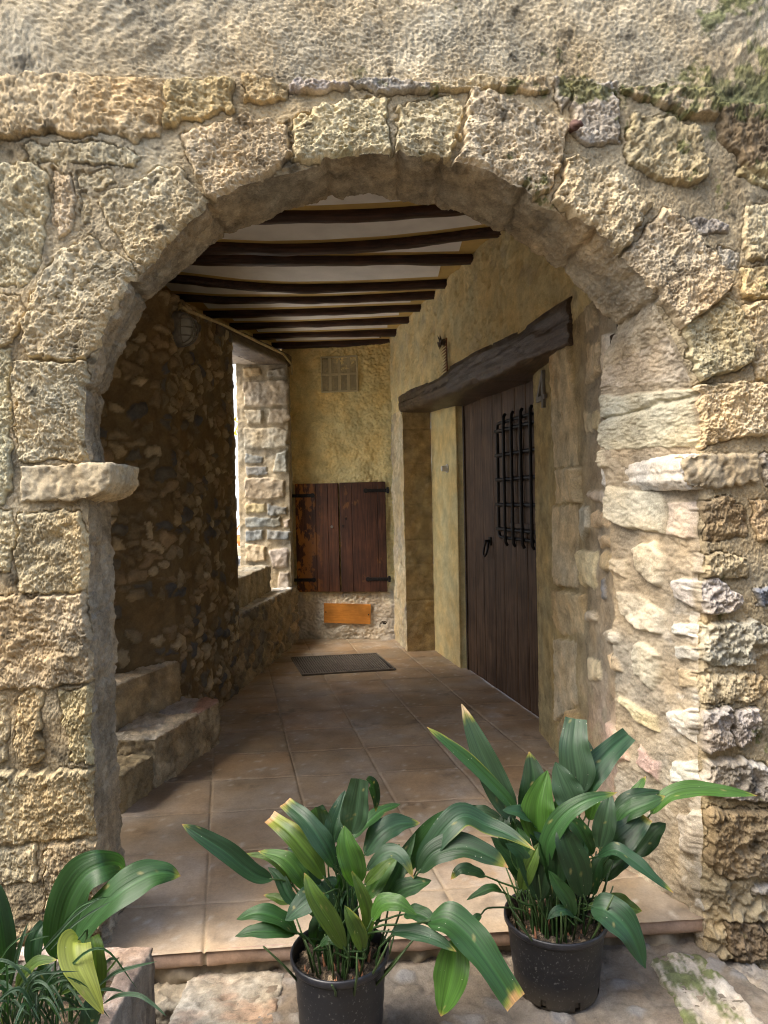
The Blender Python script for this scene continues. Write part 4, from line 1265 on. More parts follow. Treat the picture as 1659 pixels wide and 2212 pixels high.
hz = .005 * fbm(q2, .16, 2, s=411, stretch=(.4, 1, 1)) + .0035 * fbm(q2, .03, 3, .6, s=412, stretch=(.08, 1, 1)) + .005 * fbm(q2, .014, 3, .7, s=413, stretch=(.07, 1, 1))
hz -= .011 * sst(.3, .6, fbm(q2, .03, 2, s=414, stretch=(.06, 1, 1))) + .010 * sst(.45, .6, fbm(q2, .05, 3, .6, s=415, stretch=(.09, 1, 1)))
p = p + np.array([*nl, 0]) * hz[:, None] + np.array([0, 0, 1]) * (.6 * hz * np.sign(p[:, 2] - np.repeat((zb_ + zt_) / 2, nC)))[:, None]
P = p.reshape(260, nC, 3)
P = np.concatenate([np.tile(P[:1].mean(1, keepdims=True), (1, nC, 1)), P, np.tile(P[-1:].mean(1, keepdims=True), (1, nC, 1))])
lin = grid('door_lintel', P, M_LINTEL, None, closed=True)
tag(lin, 'curved blackened oak lintel above the plank door with glossy grain', 'lintel')
# bell push
q = onwall([(967, 1012)], K1, K2)[0]
tk = (np.array(K2) - np.array(K1)) / math.dist(K1, K2)
nk = np.array([-tk[1], tk[0]])
if nk @ (-np.array(K1)) < 0: nk = -nk
nk3 = np.array([*nk, 0])
bell = thing('door_bell', 'small round white bell push on the ochre jamb left of the plank door', 'bell', tuple(q))
m = MB(); m.tube([q - nk3 * .02, q + nk3 * .012], .036, 16); m.build('base', M_WHITE, bell, bevel=.003)
m = MB(); m.tube([q + nk3 * .011, q + nk3 * .055], [.028, .022], 14); m.build('button', M_WHITE, bell, bevel=.003)
# house number
tj_ = (np.array(J_) - np.array(H_)) / math.dist(H_, J_)
nj = np.array([-tj_[1], tj_[0]])
if nj @ (-np.array(H_)) < 0: nj = -nj
qc = onwall([(1173, 842)], H_, J_)[0]
tj3, nj3 = np.array([*tj_, 0]), np.array([*nj, 0])
m = MB()
def stroke(a, b, w, dep=.018):
    a, b = np.array(a), np.array(b)
    d = (b - a) / np.linalg.norm(b - a)
    e = np.array([-d[1], d[0]]) * w / 2
    V = []
    for z in (.002, dep):
        for c in (a - e, b - e, b + e, a + e):
            V.append(qc - tj3 * c[0] + Z3 * c[1] + nj3 * z)
    m.add(V, [(0, 1, 2, 3), (7, 6, 5, 4), (0, 4, 5, 1), (1, 5, 6, 2), (2, 6, 7, 3), (3, 7, 4, 0)])
stroke((.045, .10), (.045, -.105), .034)
stroke((.05, .088), (-.085, -.045), .026)
stroke((-.092, -.048), (.10, -.048), .026)
num = m.build('house_number', M_GREYP, None)
tag(num, 'grey metal house number 4 fixed on the ochre jamb by the door', 'house number')
# dried plant hung on the wall above the lintel
dq = onwall([(960, 757)], U1, H_, .02)[0]
up3, nl3, tl3 = Z3, np.array([*nl, 0]), np.array([*tl, 0])
dr = thing('dried_thistle', 'dried brown thistle hanging on the ochre wall above the oak lintel', 'dried plant', tuple(dq))
m = MB()
for k in range(9):
    z = .045 - k * .022
    for s in (-1, 1):
        a = dq + tl3 * .05 + up3 * z
        m.add([a, a - tl3 * s * (.055 + .02 * math.sin(k)) - up3 * .03 + nl3 * .02, a - up3 * .02], [(0, 1, 2)])
m.tube([dq + tl3 * .05 + up3 * .08, dq + tl3 * .055 - up3 * .17], .006, 6)
m.build('leaves', M_DRY, dr)
m = MB()
c0 = dq - tl3 * .05 + up3 * .07
for k in range(26):
    t = k * 2.4
    r = .035 + .03 * (k % 5) / 5
    d = tl3 * math.cos(t) * r + up3 * math.sin(t) * r + nl3 * (.008 + .008 * (k % 3))
    m.add([c0, c0 + d + up3 * .012, c0 + d * .9 - up3 * .012], [(0, 1, 2)])
m.tube([c0 - nl3 * .02, c0 + nl3 * .012], [.028, .018], 10)
m.build('seed_head', M_LINTEL, dr)
# unseen house added behind the camera to shade the street and bounce warm light
oh = thing('added_facing_house', 'plain ochre house front added unseen across the alley to shape the light', 'house', (0, -1.9, -.1))
m = MB()
m.box((-7, -2.2, -.15), (14, 0, 0), (0, .3, 0), (0, 0, 3.9))
m.build('house_wall', plain('house_plaster', (.50, .40, .27), .9, var=.15, scale=4, bump=.6), oh)
for x in (-3.2, 2.6):
    m = MB()
    m.box((x, -1.9, 1.2), (.9, 0, 0), (0, .05, 0), (0, 0, 1.3))
    m.build('shutter', M_SHUT2, oh)
# ------------------------------------------------------------------ THINGS ON THE BACK WALL
Lb2, Rb2 = np.array(Lb), np.array(Rb)
tB = (Rb2 - Lb2) / np.linalg.norm(Rb2 - Lb2)
nB = np.array([tB[1], -tB[0]])
if nB @ (-Lb2) < 0: nB = -nB
tB3, nB3 = np.array([*tB, 0]), np.array([*nB, 0])
Lb3 = np.array([*Lb, 0])
def buv(P, off=0.0):
    q = onwall(P, Lb2, Rb2, off)
    return np.stack([(q[:, :2] - Lb2) @ tB, q[:, 2]], 1)
def bpt(u, v, o): return Lb3 + tB3 * u + Z3 * v + nB3 * o
sh = thing('window_shutters', 'pair of closed brown plank shutters with black strap hinges on the ochre wall', 'shutters', tuple(bpt(.55, .47, 0)))
S1, S2 = buv([(637,1046),(729,1043),(735,1278),(641,1279)], .04), buv([(732,1043),(831,1040),(837,1278),(738,1279)], .04)
for S, mat, cuts, lab in ((S1, M_SHUT, (.0, .48, .76, 1.), 'shutter leaf with orange worn stain'), (S2, M_SHUT2, (.0, .27, .83, 1.), None)):
    u0, u1, z0, z1 = S[[0, 3], 0].mean(), S[[1, 2], 0].mean(), S[[2, 3], 1].mean(), S[[0, 1], 1].mean()
    m = MB()
    for a, b in zip(cuts[:-1], cuts[1:]):
        m.box(bpt(u0 + (u1 - u0) * a + .0015, z0, -.005), tB3 * ((u1 - u0) * (b - a) - .003), nB3 * (.043 + .002 * (a > .3)), Z3 * (z1 - z0))
    lfm = m.build('shutter_leaf', mat, sh, bevel=.003)
    if lab: lfm['label'] = lab
    left = S is S1
    for (hy) in (((627,1067),(675,1075)), ((630,1249),(678,1257))) if left else (((837,1056),(790,1063)), ((841,1249),(795,1253))):
        q = buv(hy, .045)
        a, b = q[0, 0], q[1, 0]
        zc = q[:, 1].mean()
        s = 1 if b > a else -1
        k = MB()
        k.box(bpt(min(a, b), zc - .017, .038), tB3 * abs(b - a), nB3 * .008, Z3 * .034)
        k.tube([bpt(b, zc, .037), bpt(b, zc, .047)], .024, 12)
        k.tube([bpt(a, zc - .03, .04), bpt(a, zc + .03, .04)], .013, 10)
        k.box(bpt(a - .012, zc - .012, -.03), tB3 * .024, nB3 * .07, Z3 * .024)
        for f_ in (.3, .55, .8):
            k.tube([bpt(a + (b - a) * f_, zc, .045), bpt(a + (b - a) * f_, zc, .051)], .007, 8)
        k.build('strap_hinge', M_IRON, lfm, bevel=.002)
    if left:
        q = buv([(717, 1138)], .045)[0]
        k = MB(); k.tube([bpt(*q, .036), bpt(*q, .05)], [.016, .012], 12); k.build('lock_escutcheon', M_GREYP, lfm, bevel=.002)
    else:
        for px in ((741, 1136), (747, 1120)):
            q = buv([px], .045)[0]
            k = MB(); k.tube([bpt(*q, .036), bpt(*q, .0425)], .011, 10); k.tube([bpt(q[0], q[1] - .012, .036), bpt(q[0], q[1] - .012, .0422)], .007, 8); k.build('keyhole', M_CAVE, lfm)
# vent
V_ = buv([(692,770),(772,768),(775,846),(695,848)], .01)
u0, u1, z0, z1 = V_[[0, 3], 0].mean(), V_[[1, 2], 0].mean(), V_[[2, 3], 1].mean(), V_[[0, 1], 1].mean()
vent = thing('wall_vent', 'square louvred vent painted like the ochre wall above the shutters', 'vent', tuple(bpt((u0 + u1) / 2, z0, 0)))
M_VENT = plain('vent_paint', (.46, .39, .23), .5, var=.12)
m = MB()
fwd = .018
for a in (u0, u1 - fwd): m.box(bpt(a, z0, -.01), tB3 * fwd, nB3 * .032, Z3 * (z1 - z0))
for z in (z0, z1 - fwd, (z0 + z1) / 2 - .012): m.box(bpt(u0 + .016, z, -.01), tB3 * (u1 - u0 - .032), nB3 * .030, Z3 * (fwd if z != (z0 + z1) / 2 - .012 else .024))
for k in (1, 2, 3): m.box(bpt(u0 + (u1 - u0) * k / 4 - .016, z0 + .01, -.01), tB3 * .032, nB3 * .028, Z3 * (z1 - z0 - .02))
m.build('vent_frame', M_VENT, vent, bevel=.002)
m = MB()
for k in range(44):
    z = z0 + .02 + (z1 - z0 - .04) * k / 44
    m.box(bpt(u0 + .01, z, -.004), tB3 * (u1 - u0 - .02), nB3 * .018 - Z3 * .006, Z3 * .0046)
m.build('louvres', M_VENT, vent)
m = MB(); m.box(bpt(u0 + .005, z0 + .005, -.012), tB3 * (u1 - u0 - .01), nB3 * .005, Z3 * (z1 - z0 - .01)); m.build('backing', M_CAVE, vent)
# varnished board
B_ = buv([(700,1303),(801,1306),(800,1348),(700,1345)], .02)
bd = thing('wooden_board', 'narrow varnished orange board screwed low on the wall under the shutters', 'board', tuple(bpt(B_[:, 0].mean(), B_[2:, 1].mean(), 0)))
V8 = [bpt(*q, .004) for q in B_] + [bpt(*q, .024) for q in B_]
o = mesh_from('panel', V8, [(0, 1, 2, 3), (7, 6, 5, 4), (0, 4, 5, 1), (1, 5, 6, 2), (2, 6, 7, 3), (3, 7, 4, 0)], M_BOARD, bd)
for px in ((704, 1322), (796, 1328)):
    q = buv([px], .025)[0]
    k = MB(); k.tube([bpt(*q, .02), bpt(*q, .027)], .007, 10); k.build('screw', M_IRON, bd)
# drain hole: short pipe stub
q = buv([(829, 1352)], .01)[0]
hole = thing('pipe_stub', 'dark open pipe end low in the corner right of the orange board', 'pipe', tuple(bpt(q[0], q[1], 0)))
m = MB()
n = 16
V, Fc = [], []
for r_, o_ in ((.044, -.02), (.044, .009), (.038, .010), (.036, -.05)):
    for k in range(n):
        t = 2 * math.pi * k / n
        V.append(bpt(q[0] + r_ * math.cos(t), q[1] + r_ * 1.15 * math.sin(t), o_))
for i in range(3):
    for k in range(n): Fc.append((i * n + k, i * n + (k + 1) % n, (i + 1) * n + (k + 1) % n, (i + 1) * n + k))
m.add(V, Fc); m.build('pipe_wall', M_LINTEL, hole, smooth=True)
m = MB(); m.tube([bpt(q[0], q[1], .005), bpt(q[0], q[1], .008)], .036, 14); m.build('opening', M_CAVE, hole)  # dark disc painted for the shade inside the pipe
# floor grate
gq_ = ground([(628,1421),(814,1412),(850,1447),(652,1459)], .006)
ga, gb, gc_, gd_ = [np.array([*q[:2], .0]) for q in gq_]
grate = thing('floor_grate', 'rectangular iron grate set in the tiles before the shuttered wall', 'grate', tuple((ga + gc_) / 2))
def gpt(s, t): return (ga * (1 - s) + gb * s) * (1 - t) + (gd_ * (1 - s) + gc_ * s) * t
m = MB()
m.box(gpt(0, 0) + Z3 * .003, gpt(1, 0) - gpt(0, 0), gpt(0, .035) - gpt(0, 0), Z3 * .012)
m.box(gpt(0, .965) + Z3 * .003, gpt(1, .965) - gpt(0, .965), gpt(0, 1) - gpt(0, .965), Z3 * .012)
m.box(gpt(0, .035) + Z3 * .003, gpt(.015, .035) - gpt(0, .035), gpt(0, .965) - gpt(0, .035), Z3 * .011)
m.box(gpt(.985, .035) + Z3 * .003, gpt(1, .035) - gpt(.985, .035), gpt(0, .965) - gpt(0, .035), Z3 * .011)
m.build('rim', M_GRATE, grate)
m = MB()
NBR = 36
for k in range(NBR):
    s = .02 + .96 * (k + .25) / NBR
    m.box(gpt(s, .035) + Z3 * .003, gpt(s + .013, .035) - gpt(s, .035), gpt(s, .965) - gpt(s, .035), Z3 * .009)
m.build('bars', M_GRATE, grate)
m = MB(); m.box(gpt(.01, .03) + Z3 * .0015, gpt(.98, .03) - gpt(0, .03), gpt(0, .97) - gpt(0, .03), Z3 * .001); m.build('pit', M_CAVE, grate)  # thin dark sheet painted as the shade below the bars
# ------------------------------------------------------------------ LEFT SIDE: LAMP, CONDUIT, STEPS, FAR DOORWAY
lq = onwall([(384, 712)], K_, E_, .0)[0]
tE = (np.array(E_) - np.array(K_)) / math.dist(K_, E_)
nE = np.array([tE[1], -tE[0]])
if nE @ (-np.array(K_)) < 0: nE = -nE
tE3, nE3 = np.array([*tE, 0]), np.array([*nE, 0])
lamp = thing('bulkhead_lamp', 'unlit caged bulkhead wall lamp high on the dark rubble wall', 'lamp', tuple(lq))
def ov(u, z, d): return lq + tE3 * u + Z3 * z + nE3 * d
def oval(ru, rz, d, n=28): return [ov(ru * np.sign(math.cos(t)) * abs(math.cos(t)) ** .8, rz * np.sign(math.sin(t)) * abs(math.sin(t)) ** .8, d) for t in np.linspace(0, 2 * math.pi, n, False)]
def lath(name, rings, mat, par):
    V = [q for r_ in rings for q in r_]
    n = len(rings[0])
    Fc = [(i * n + k, i * n + (k + 1) % n, (i + 1) * n + (k + 1) % n, (i + 1) * n + k) for i in range(len(rings) - 1) for k in range(n)]
    Fc.append(tuple((len(rings) - 1) * n + k for k in range(n)))
    return mesh_from(name, V, Fc, mat, par, smooth=True)
lath('base', [oval(.075, .105, -.03), oval(.075, .105, .03), oval(.07, .10, .042), oval(.05, .08, .044)], M_GREYP, lamp)
lath('glass', [oval(.058, .088, .04), oval(.056, .085, .065), oval(.045, .07, .09), oval(.02, .035, .1)], M_LAMPG, lamp)
m = MB()
for s in (-.6, 0, .6):
    m.tube([ov(.062 * s * 1.0, .10 * math.cos(t) * (1 - .25 * s * s), .035 + .078 * math.sin(t)) for t in np.linspace(0, math.pi, 12)], .004, 6)
for z in (-.05, .0, .05):
    m.tube([ov(.07 * math.cos(t), z, .035 + .078 * math.sin(t)) for t in np.linspace(0, math.pi, 10)], .004, 6)
m.build('cage', M_GREYP, lamp, smooth=True)
cq = onwall([(387, 659), (475, 698), (560, 740), (612, 765)], K_, E_, .03)
cp_ = [lq + Z3 * .09 + nE3 * .02, lq + Z3 * .16 + nE3 * .02, cq[0] - Z3 * .03, cq[0] + tE3 * .04]
cq2 = [cq[0] + tE3 * .12, cq[1], cq[2], cq[3]]
endp = np.array([-.885, 7.05, cq[3][2] - .03])
m = MB(); m.tube(cp_ + cq2 + [endp, endp - Z3 * .10], .011, 8)
o = m.build('conduit', plain('painted_conduit', (.45, .36, .19), .6), None, smooth=True)
tag(o, 'thin ochre painted conduit running from the caged lamp along the ceiling edge', 'conduit')
# beam over the far doorway
bl_ = onwall([(474, 730), (503, 739), (560, 762), (619, 787)], E_, (-.9, 7.06), .0)
bt_ = onwall([(474, 706), (619, 772)], E_, (-.9, 7.06), .0)
tw = (np.array([-.9, 7.06]) - np.array(E_)) / math.dist(E_, (-.9, 7.06))
nw = np.array([tw[1], -tw[0]]) if np.array([tw[1], -tw[0]]) @ (-np.array(E_)) > 0 else np.array([-tw[1], tw[0]])
nn_ = 120
uu = np.linspace(-.35, 1.78, nn_)
zl = np.interp(uu, (bl_[:, :2] - np.array(E_)) @ tw, bl_[:, 2])
zu = zl + .115
nC = 32
P = np.zeros((nn_, nC, 3))
for j in range(nC):
    t = 2 * math.pi * (j + .5) / nC
    c_, s_ = math.cos(t), math.sin(t)
    k = (abs(c_) ** 8 + abs(s_) ** 8) ** (-1 / 8)
    q = np.array(E_)[None] + tw[None] * uu[:, None] + nw[None] * (.012 - .14 + .14 * c_ * k)
    P[:, j, :2] = q
    P[:, j, 2] = (zl + zu) / 2 + (zu - zl) / 2 * s_ * k
p = P.reshape(-1, 3)
p = p + np.array([*nw, 0]) * (.005 * fbm(p, .06, 3, s=421, stretch=(1, .15, 1)))[:, None] + Z3 * (.005 * fbm(p, .12, 2, s=422))[:, None]
P = p.reshape(nn_, nC, 3)
P = np.concatenate([np.tile(P[:1].mean(1, keepdims=True), (1, nC, 1)), P, np.tile(P[-1:].mean(1, keepdims=True), (1, nC, 1))])
o = grid('doorway_beam', P, M_PLATE, None, closed=True)
tag(o, 'squared brown beam spanning the bright far doorway on the left wall', 'beam')
m = MB()
for k in range(2):
    o_ = np.array([*E_, 0]) + np.array([*tw, 0]) * (-.1) - np.array([*nw, 0]) * (.29 + .15 * k)
    m.box(o_ + Z3 * (2.62 + .012 * k), np.array([*tw, 0]) * 1.75, -np.array([*nw, 0]) * .14, Z3 * .1)
    m.v[-4:] = [tuple(np.array(q) + 0) for q in m.v[-4:]]
# the planks rise with the beam
V = []
for q in m.v:
    u = (np.array(q[:2]) - np.array(E_)) @ tw
    V.append((q[0], q[1], q[2] + .075 * max(u, 0)))
o = mesh_from('lintel_boards', V, m.f, plain('weathered_board', (.30, .25, .19), .7, var=.4, scale=18, bump=.5), None)
tag(o, 'pale weathered boards over the far doorway beside the squared beam', 'boards')
# rubble plinth under the far doorway, a sill stone on it
def rub_h(s, a=1.0):
    def f(co, no):
        w = .3 * fbm(co, .1, 2, s=s)
        f1, f2, i = voro(co[:, 1] / .13 + w + co[:, 0] / .13, co[:, 2] / .1 + w, s)
        topm = sst(.5, .9, no[:, 2])
        return a * ((.022 * sst(.06, .3, f2 - f1) * (np.modf(i * 37.)[0] > .2)) * (1 - topm) + .010 * fbm(co, .05, 3, s=s + 1) + .004 * fbm(co, .012, 2, s=s + 2))
    return f
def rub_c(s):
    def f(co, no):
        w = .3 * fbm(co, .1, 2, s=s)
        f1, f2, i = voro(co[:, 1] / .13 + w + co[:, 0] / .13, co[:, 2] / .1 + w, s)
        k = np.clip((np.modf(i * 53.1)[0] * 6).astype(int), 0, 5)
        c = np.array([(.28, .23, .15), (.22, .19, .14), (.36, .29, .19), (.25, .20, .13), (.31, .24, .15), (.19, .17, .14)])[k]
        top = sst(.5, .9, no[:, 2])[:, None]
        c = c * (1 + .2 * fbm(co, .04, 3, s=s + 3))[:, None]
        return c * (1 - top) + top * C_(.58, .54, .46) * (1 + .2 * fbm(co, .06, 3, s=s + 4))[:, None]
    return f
pl_poly = [(-1.125, 5.16), (-.893, 7.10), (-1.62, 7.2), (-1.62, 5.2)]
v, f = prism(pl_poly, -.06, .555)
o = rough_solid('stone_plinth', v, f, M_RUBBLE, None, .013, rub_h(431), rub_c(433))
tag(o, 'rough rubble plinth with pale top under the far bright doorway', 'plinth')
v, f = prism([(-1.20, 5.0), (-1.075, 6.68), (-1.75, 6.75), (-1.75, 5.1)], .53, .80)
o = rough_solid('step_stone', v, f, M_STONE, None, .013, stone_h(441, 1.3), stone_c((.36, .31, .22), 443, .2))
tag(o, 'pale squared step stone standing on the rubble plinth below the far doorway', 'step', 'stone steps of the passage')
# steps against the near part of the left wall
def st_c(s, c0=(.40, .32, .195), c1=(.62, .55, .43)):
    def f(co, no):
        top = sst(.5, .9, no[:, 2])[:, None]  # upward faces paler: light from the arch is painted into the tops
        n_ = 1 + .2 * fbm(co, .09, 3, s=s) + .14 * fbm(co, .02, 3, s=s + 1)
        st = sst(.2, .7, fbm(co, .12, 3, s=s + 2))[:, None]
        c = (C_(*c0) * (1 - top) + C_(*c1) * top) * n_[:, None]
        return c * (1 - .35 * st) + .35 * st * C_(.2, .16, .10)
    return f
v, f = prism([(-.984, 4.10), (-1.01, 4.17), (-1.30, 4.19), (-1.75, 3.45), (-1.148, 3.475)], -.05, .245)
def step_h(s):
    g = stone_h(s, 1.5)
    def f(co, no):
        jn = np.exp(-((co[:, 1] - 3.90 - .01 * fbm(co, .05, 2, s=s + 9)) / .009) ** 2)
        return g(co, no) - .014 * jn + .008 * fbm(co, .2, 2, s=s + 8)
    return f
def step_c(s):
    g = st_c(s)
    def f(co, no):
        c = g(co, no)
        e = (sst(3.89, 3.93, co[:, 1]) * sst(.5, .9, no[:, 2]))[:, None]
        redt = e * sst(-1.12, -1.08, co[:, 0])[:, None]
        c = c * (1 - e) + e * C_(.40, .37, .33)
        return c * (1 - redt) + redt * C_(.36, .22, .16) * (1 + .15 * fbm(co, .05, 2, s=s + 7))[:, None]
    return f
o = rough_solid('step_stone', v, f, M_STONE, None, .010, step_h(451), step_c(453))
tag(o, 'lower stone step with a reddish tile on its corner, beside the tiled floor', 'step', 'stone steps of the passage')
v, f = prism([(-1.225, 4.135), (-1.235, 4.20), (-1.9, 4.23), (-2.2, 3.40), (-1.42, 3.52)], .20, .478)
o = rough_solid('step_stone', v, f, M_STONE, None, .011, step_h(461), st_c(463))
tag(o, 'upper stone step with broken edge and light painted on its top, behind the arch jamb', 'step', 'stone steps of the passage')
v, f = prism([(-1.148, 3.47), (-1.75, 3.44), (-1.75, 3.15), (-1.215, 3.20)], -.05, .175)
o = rough_solid('step_stone', v, f, M_STONE, None, .010, stone_h(471, 1.5), st_c(473, (.34, .26, .14), (.40, .32, .19)))
tag(o, 'small low ochre stone at the foot of the steps by the arch jamb', 'step', 'stone steps of the passage')
# ------------------------------------------------------------------ BEYOND THE FAR DOORWAY
lane = MB(); lane.box((-9, 5.0, .70), (7.36, 0, 0), (0, 14, 0), (0, 0, .06))
o = lane.build('lane', plain('pale_paving', (.62, .60, .56), .9, scale=8), None)
tag(o, kind='structure')
m = MB(); m.box((-7.5, 12.2, .7), (6.2, .9, 0), (0, .3, 0), (0, 0, 3.2))
o = m.build('white_house', plain('limewash', (.80, .79, .76), .9, var=.05, scale=3), None)
hw = thing('lane_house', 'bright white house wall in the sunlit lane seen through the far doorway', 'house', (-4, 12.2, .76))
o.name = 'house_wall'
o.parent = hw; o.matrix_parent_inverse = Matrix.Translation(-hw.location)
def lanept(px, py, Y): return atY(px, py, Y)
pl0 = lanept(516, 1000, 9.0)
m = MB(); m.tube([(pl0[0], 9.0, .76), (pl0[0], 9.0, 3.6)], .028, 10)
o = m.build('lane_post', M_WHITE, None, smooth=True)
tag(o, 'thin white upright post in the lane behind the far doorway', 'post')
rb = lanept(521, 915, 9.0)
m = MB()
for a_, L in ((-.5, .16), (.35, .2), (2.2, .1), (-2.3, .1)):
    d = np.array([math.sin(a_), 0, -math.cos(a_)]) * L
    e = np.array([math.cos(a_), 0, math.sin(a_)]) * .022
    for k in range(4):
        A = rb + d * k / 4 + np.array([0, -.03 - .012 * math.sin(k * 1.6), 0])
        B = rb + d * (k + 1) / 4 + np.array([0, -.03 - .012 * math.sin(k * 1.6 + 1.6), 0])
        m.add([A - e, A + e, B + e, B - e], [(0, 1, 2, 3)])
o = m.build('ribbon_bow', M_YEL, None, smooth=True)
tag(o, 'yellow ribbon bow tied on the white post in the lane', 'ribbon')
# shop rack with shelves of goods
rx0, rx1 = lanept(521, 1100, 9.4)[0], lanept(575, 1100, 9.4)[0]
rack = thing('display_rack', 'orange wooden shop rack with shelves of small goods glimpsed through the doorway', 'shelf', ((rx0 + rx1) / 2, 9.5, .76))
m = MB()
for x in (rx0, rx1): m.box((x - .015, 9.3, .76), (.03, 0, 0), (0, .4, 0), (0, 0, 1.45))
m.build('upright', M_BASK, rack)
zs = [lanept(525, y, 9.4)[2] for y in (1150, 1118, 1090, 1066, 1042, 1020)]
for z in zs:
    m = MB(); m.box((rx0, 9.3, z - .012), (rx1 - rx0, 0, 0), (0, .4, 0), (0, 0, .022)); m.build('shelf', M_BASK, rack)
gi = 0
for z, nm in zip(zs[:5], range(5)):
    for k in range(5):
        x = rx0 + .03 + k * .06
        kind = (k + nm) % 3
        m = MB()
        m.tube([(x, 9.36, z + .0105), (x, 9.36, z + .07), (x, 9.36, z + .085), (x, 9.36, z + .12)], [.022, .022, .009, .009], 10)
        o = m.build('bottle', [M_BOTT, M_RED, M_WHITE][kind], None, smooth=True)
        tag(o, ['small dark bottle standing on the orange shop rack', 'small red bottle standing on the orange shop rack', 'small white bottle standing on the orange shop rack'][kind], 'bottle', ['dark bottles on the shop rack', 'red bottles on the shop rack', 'white bottles on the shop rack'][kind])
bk = lanept(524, 1163, 8.6)
bask = thing('wicker_basket', 'orange wicker basket with a hoop handle below the shop rack', 'basket', (bk[0], 8.6, bk[2] - .09))
m = MB()
V, Fc = [], []
for r_, z in ((.08, -.09), (.105, -.03), (.115, .04), (.105, .04), (.07, -.08)):
    for k in range(18): V.append((bk[0] + .03 + r_ * math.cos(k * math.pi / 9), 8.6 + r_ * math.sin(k * math.pi / 9), bk[2] + z))
for i in range(4):
    for k in range(18): Fc.append((i * 18 + k, i * 18 + (k + 1) % 18, (i + 1) * 18 + (k + 1) % 18, (i + 1) * 18 + k))
Fc.append(tuple(range(18)))
m.add(V, Fc); m.build('bowl', M_BASK, bask, smooth=True)
m = MB(); m.tube([(bk[0] + .03 + .11 * math.cos(t), 8.6, bk[2] + .03 + .16 * math.sin(t)) for t in np.linspace(0, math.pi, 14)], .008, 6); m.build('handle', M_BASK, bask, smooth=True)
m = MB(); m.box((bk[0] - .16, 8.4, .76), (.4, 0, 0), (0, .42, 0), (0, 0, bk[2] - .09 - .76)); 
o = m.build('display_crate', plain('crate_wood', (.5, .42, .3), .8), None, bevel=.005)
tag(o, 'pale crate holding up the orange wicker basket in the lane', 'crate')
# ------------------------------------------------------------------ STREET FOREGROUND: SLAB, KERB, TROUGH, POTS
sl = ground([(424,2092),(618,2095),(612,2125),(600,2160),(588,2235),(580,2330),(330,2330),(352,2235),(368,2196),(392,2140)], -.085)
v, f = prism([tuple(q[:2]) for q in sl][::-1], -.27, -.085)
def sl_h(co, no):
    return .005 * fbm(co, .06, 3, s=481) + .0035 * fbm(co, .018, 3, s=482) - .012 * np.clip(fbm(co, .02, 2, s=483, stretch=(.6, 1.4, 1)) - .3, 0, 1)
def sl_c(co, no):
    w = sst(-.3, .5, fbm(co, .10, 4, .6, s=484, stretch=(.7, 1.5, 1)) + (1.93 - co[:, 1]) * 1.6)[:, None]
    c = C_(.33, .30, .245) * (1 - w) + w * C_(.32, .235, .175)
    c = c * (1 + .22 * fbm(co, .02, 3, s=485) + .15 * fbm(co, .06, 3, s=486))[:, None]
    pk = sst(.25, .5, fbm(co, .014, 3, s=487, stretch=(.6, 1.5, 1)))[:, None]
    return c * (1 - .6 * pk) + .6 * pk * C_(.2, .17, .13)
o = rough_solid('paving_slab', v, f, M_GRAN, None, .007, sl_h, sl_c)
tag(o, 'pitted pinkish grey stone slab lying between trough and black pots', 'slab')
kb = ground([(1400,2066),(1448,2058),(1512,2060),(1560,2105),(1620,2170),(1668,2220),(1760,2330),(1560,2330),(1488,2235),(1452,2150)], -.082)
v, f = prism([tuple(q[:2]) for q in kb][::-1], -.30, -.082)
def kb_c(co, no):
    d = co[:, 0] - np.interp(co[:, 1], [1.6, 2.3], [1.08, .83])
    mo = sst(.0, .3, fbm(co, .07, 5, .72, s=493, stretch=(1, .45, 1)) + .16 * np.cos(d * 48) + .24)[:, None]
    c = C_(.38, .345, .29) * (1 + .2 * fbm(co, .05, 3, s=494) + .15 * fbm(co, .015, 3, s=495))[:, None]
    return c * (1 - .85 * mo) + .85 * mo * C_(.085, .11, .028) * (1 + .35 * fbm(co, .02, 2, s=496))[:, None]
o = rough_solid('kerb_stone', v, f, M_GRAN, None, .008, stone_h(491, .9), kb_c)
tag(o, 'long slanting kerb stone streaked with green moss by the wall foot', 'kerb')
# a few broken stones at the foot of the wall beyond the kerb
for k, (px, py, r_, lab) in enumerate([(1560, 2085, .07, 'dark broken stone wedged between mossy kerb and wall, the upper one'), (1625, 2120, .09, 'flat grey stone lying in the gap beyond the mossy kerb')]):
    q = ground([(px, py)], -.17)[0]
    rg2 = np.random.default_rng(k + 3)
    pts = [(q[0] + r_ * 1.4 * rg2.uniform(.7, 1.1) * math.cos(t), q[1] + r_ * rg2.uniform(.6, 1) * math.sin(t)) for t in np.linspace(0, 2 * math.pi, 9)[:-1]]
    v, f = prism(pts, -.26, -.15)
    o = rough_solid('loose_stone', v, f, M_GRAN, None, .008, stone_h(501 + k, 1.6), stone_c((.27, .24, .2), 503 + k))
    tag(o, lab, 'stone')
def crag_h(co, no):
    r = 1 - 1.7 * np.abs(fbm(co, .06, 3, .6, s=521))
    return .016 * (r - .3) + .006 * fbm(co, .02, 3, s=522) + .003 * fbm(co, .008, 2, s=523)
v, f = prism([(-.85, 2.11), (-.60, 2.10), (-.575, 2.21), (-.85, 2.20)], -.29, -.112)
o = rough_solid('foundation_stone', v, f, M_GRAN, None, .007, crag_h, stone_c((.23, .20, .15), 525, .25))
tag(o, 'dark craggy foundation stone under the doorstep between trough and slab', 'stone')
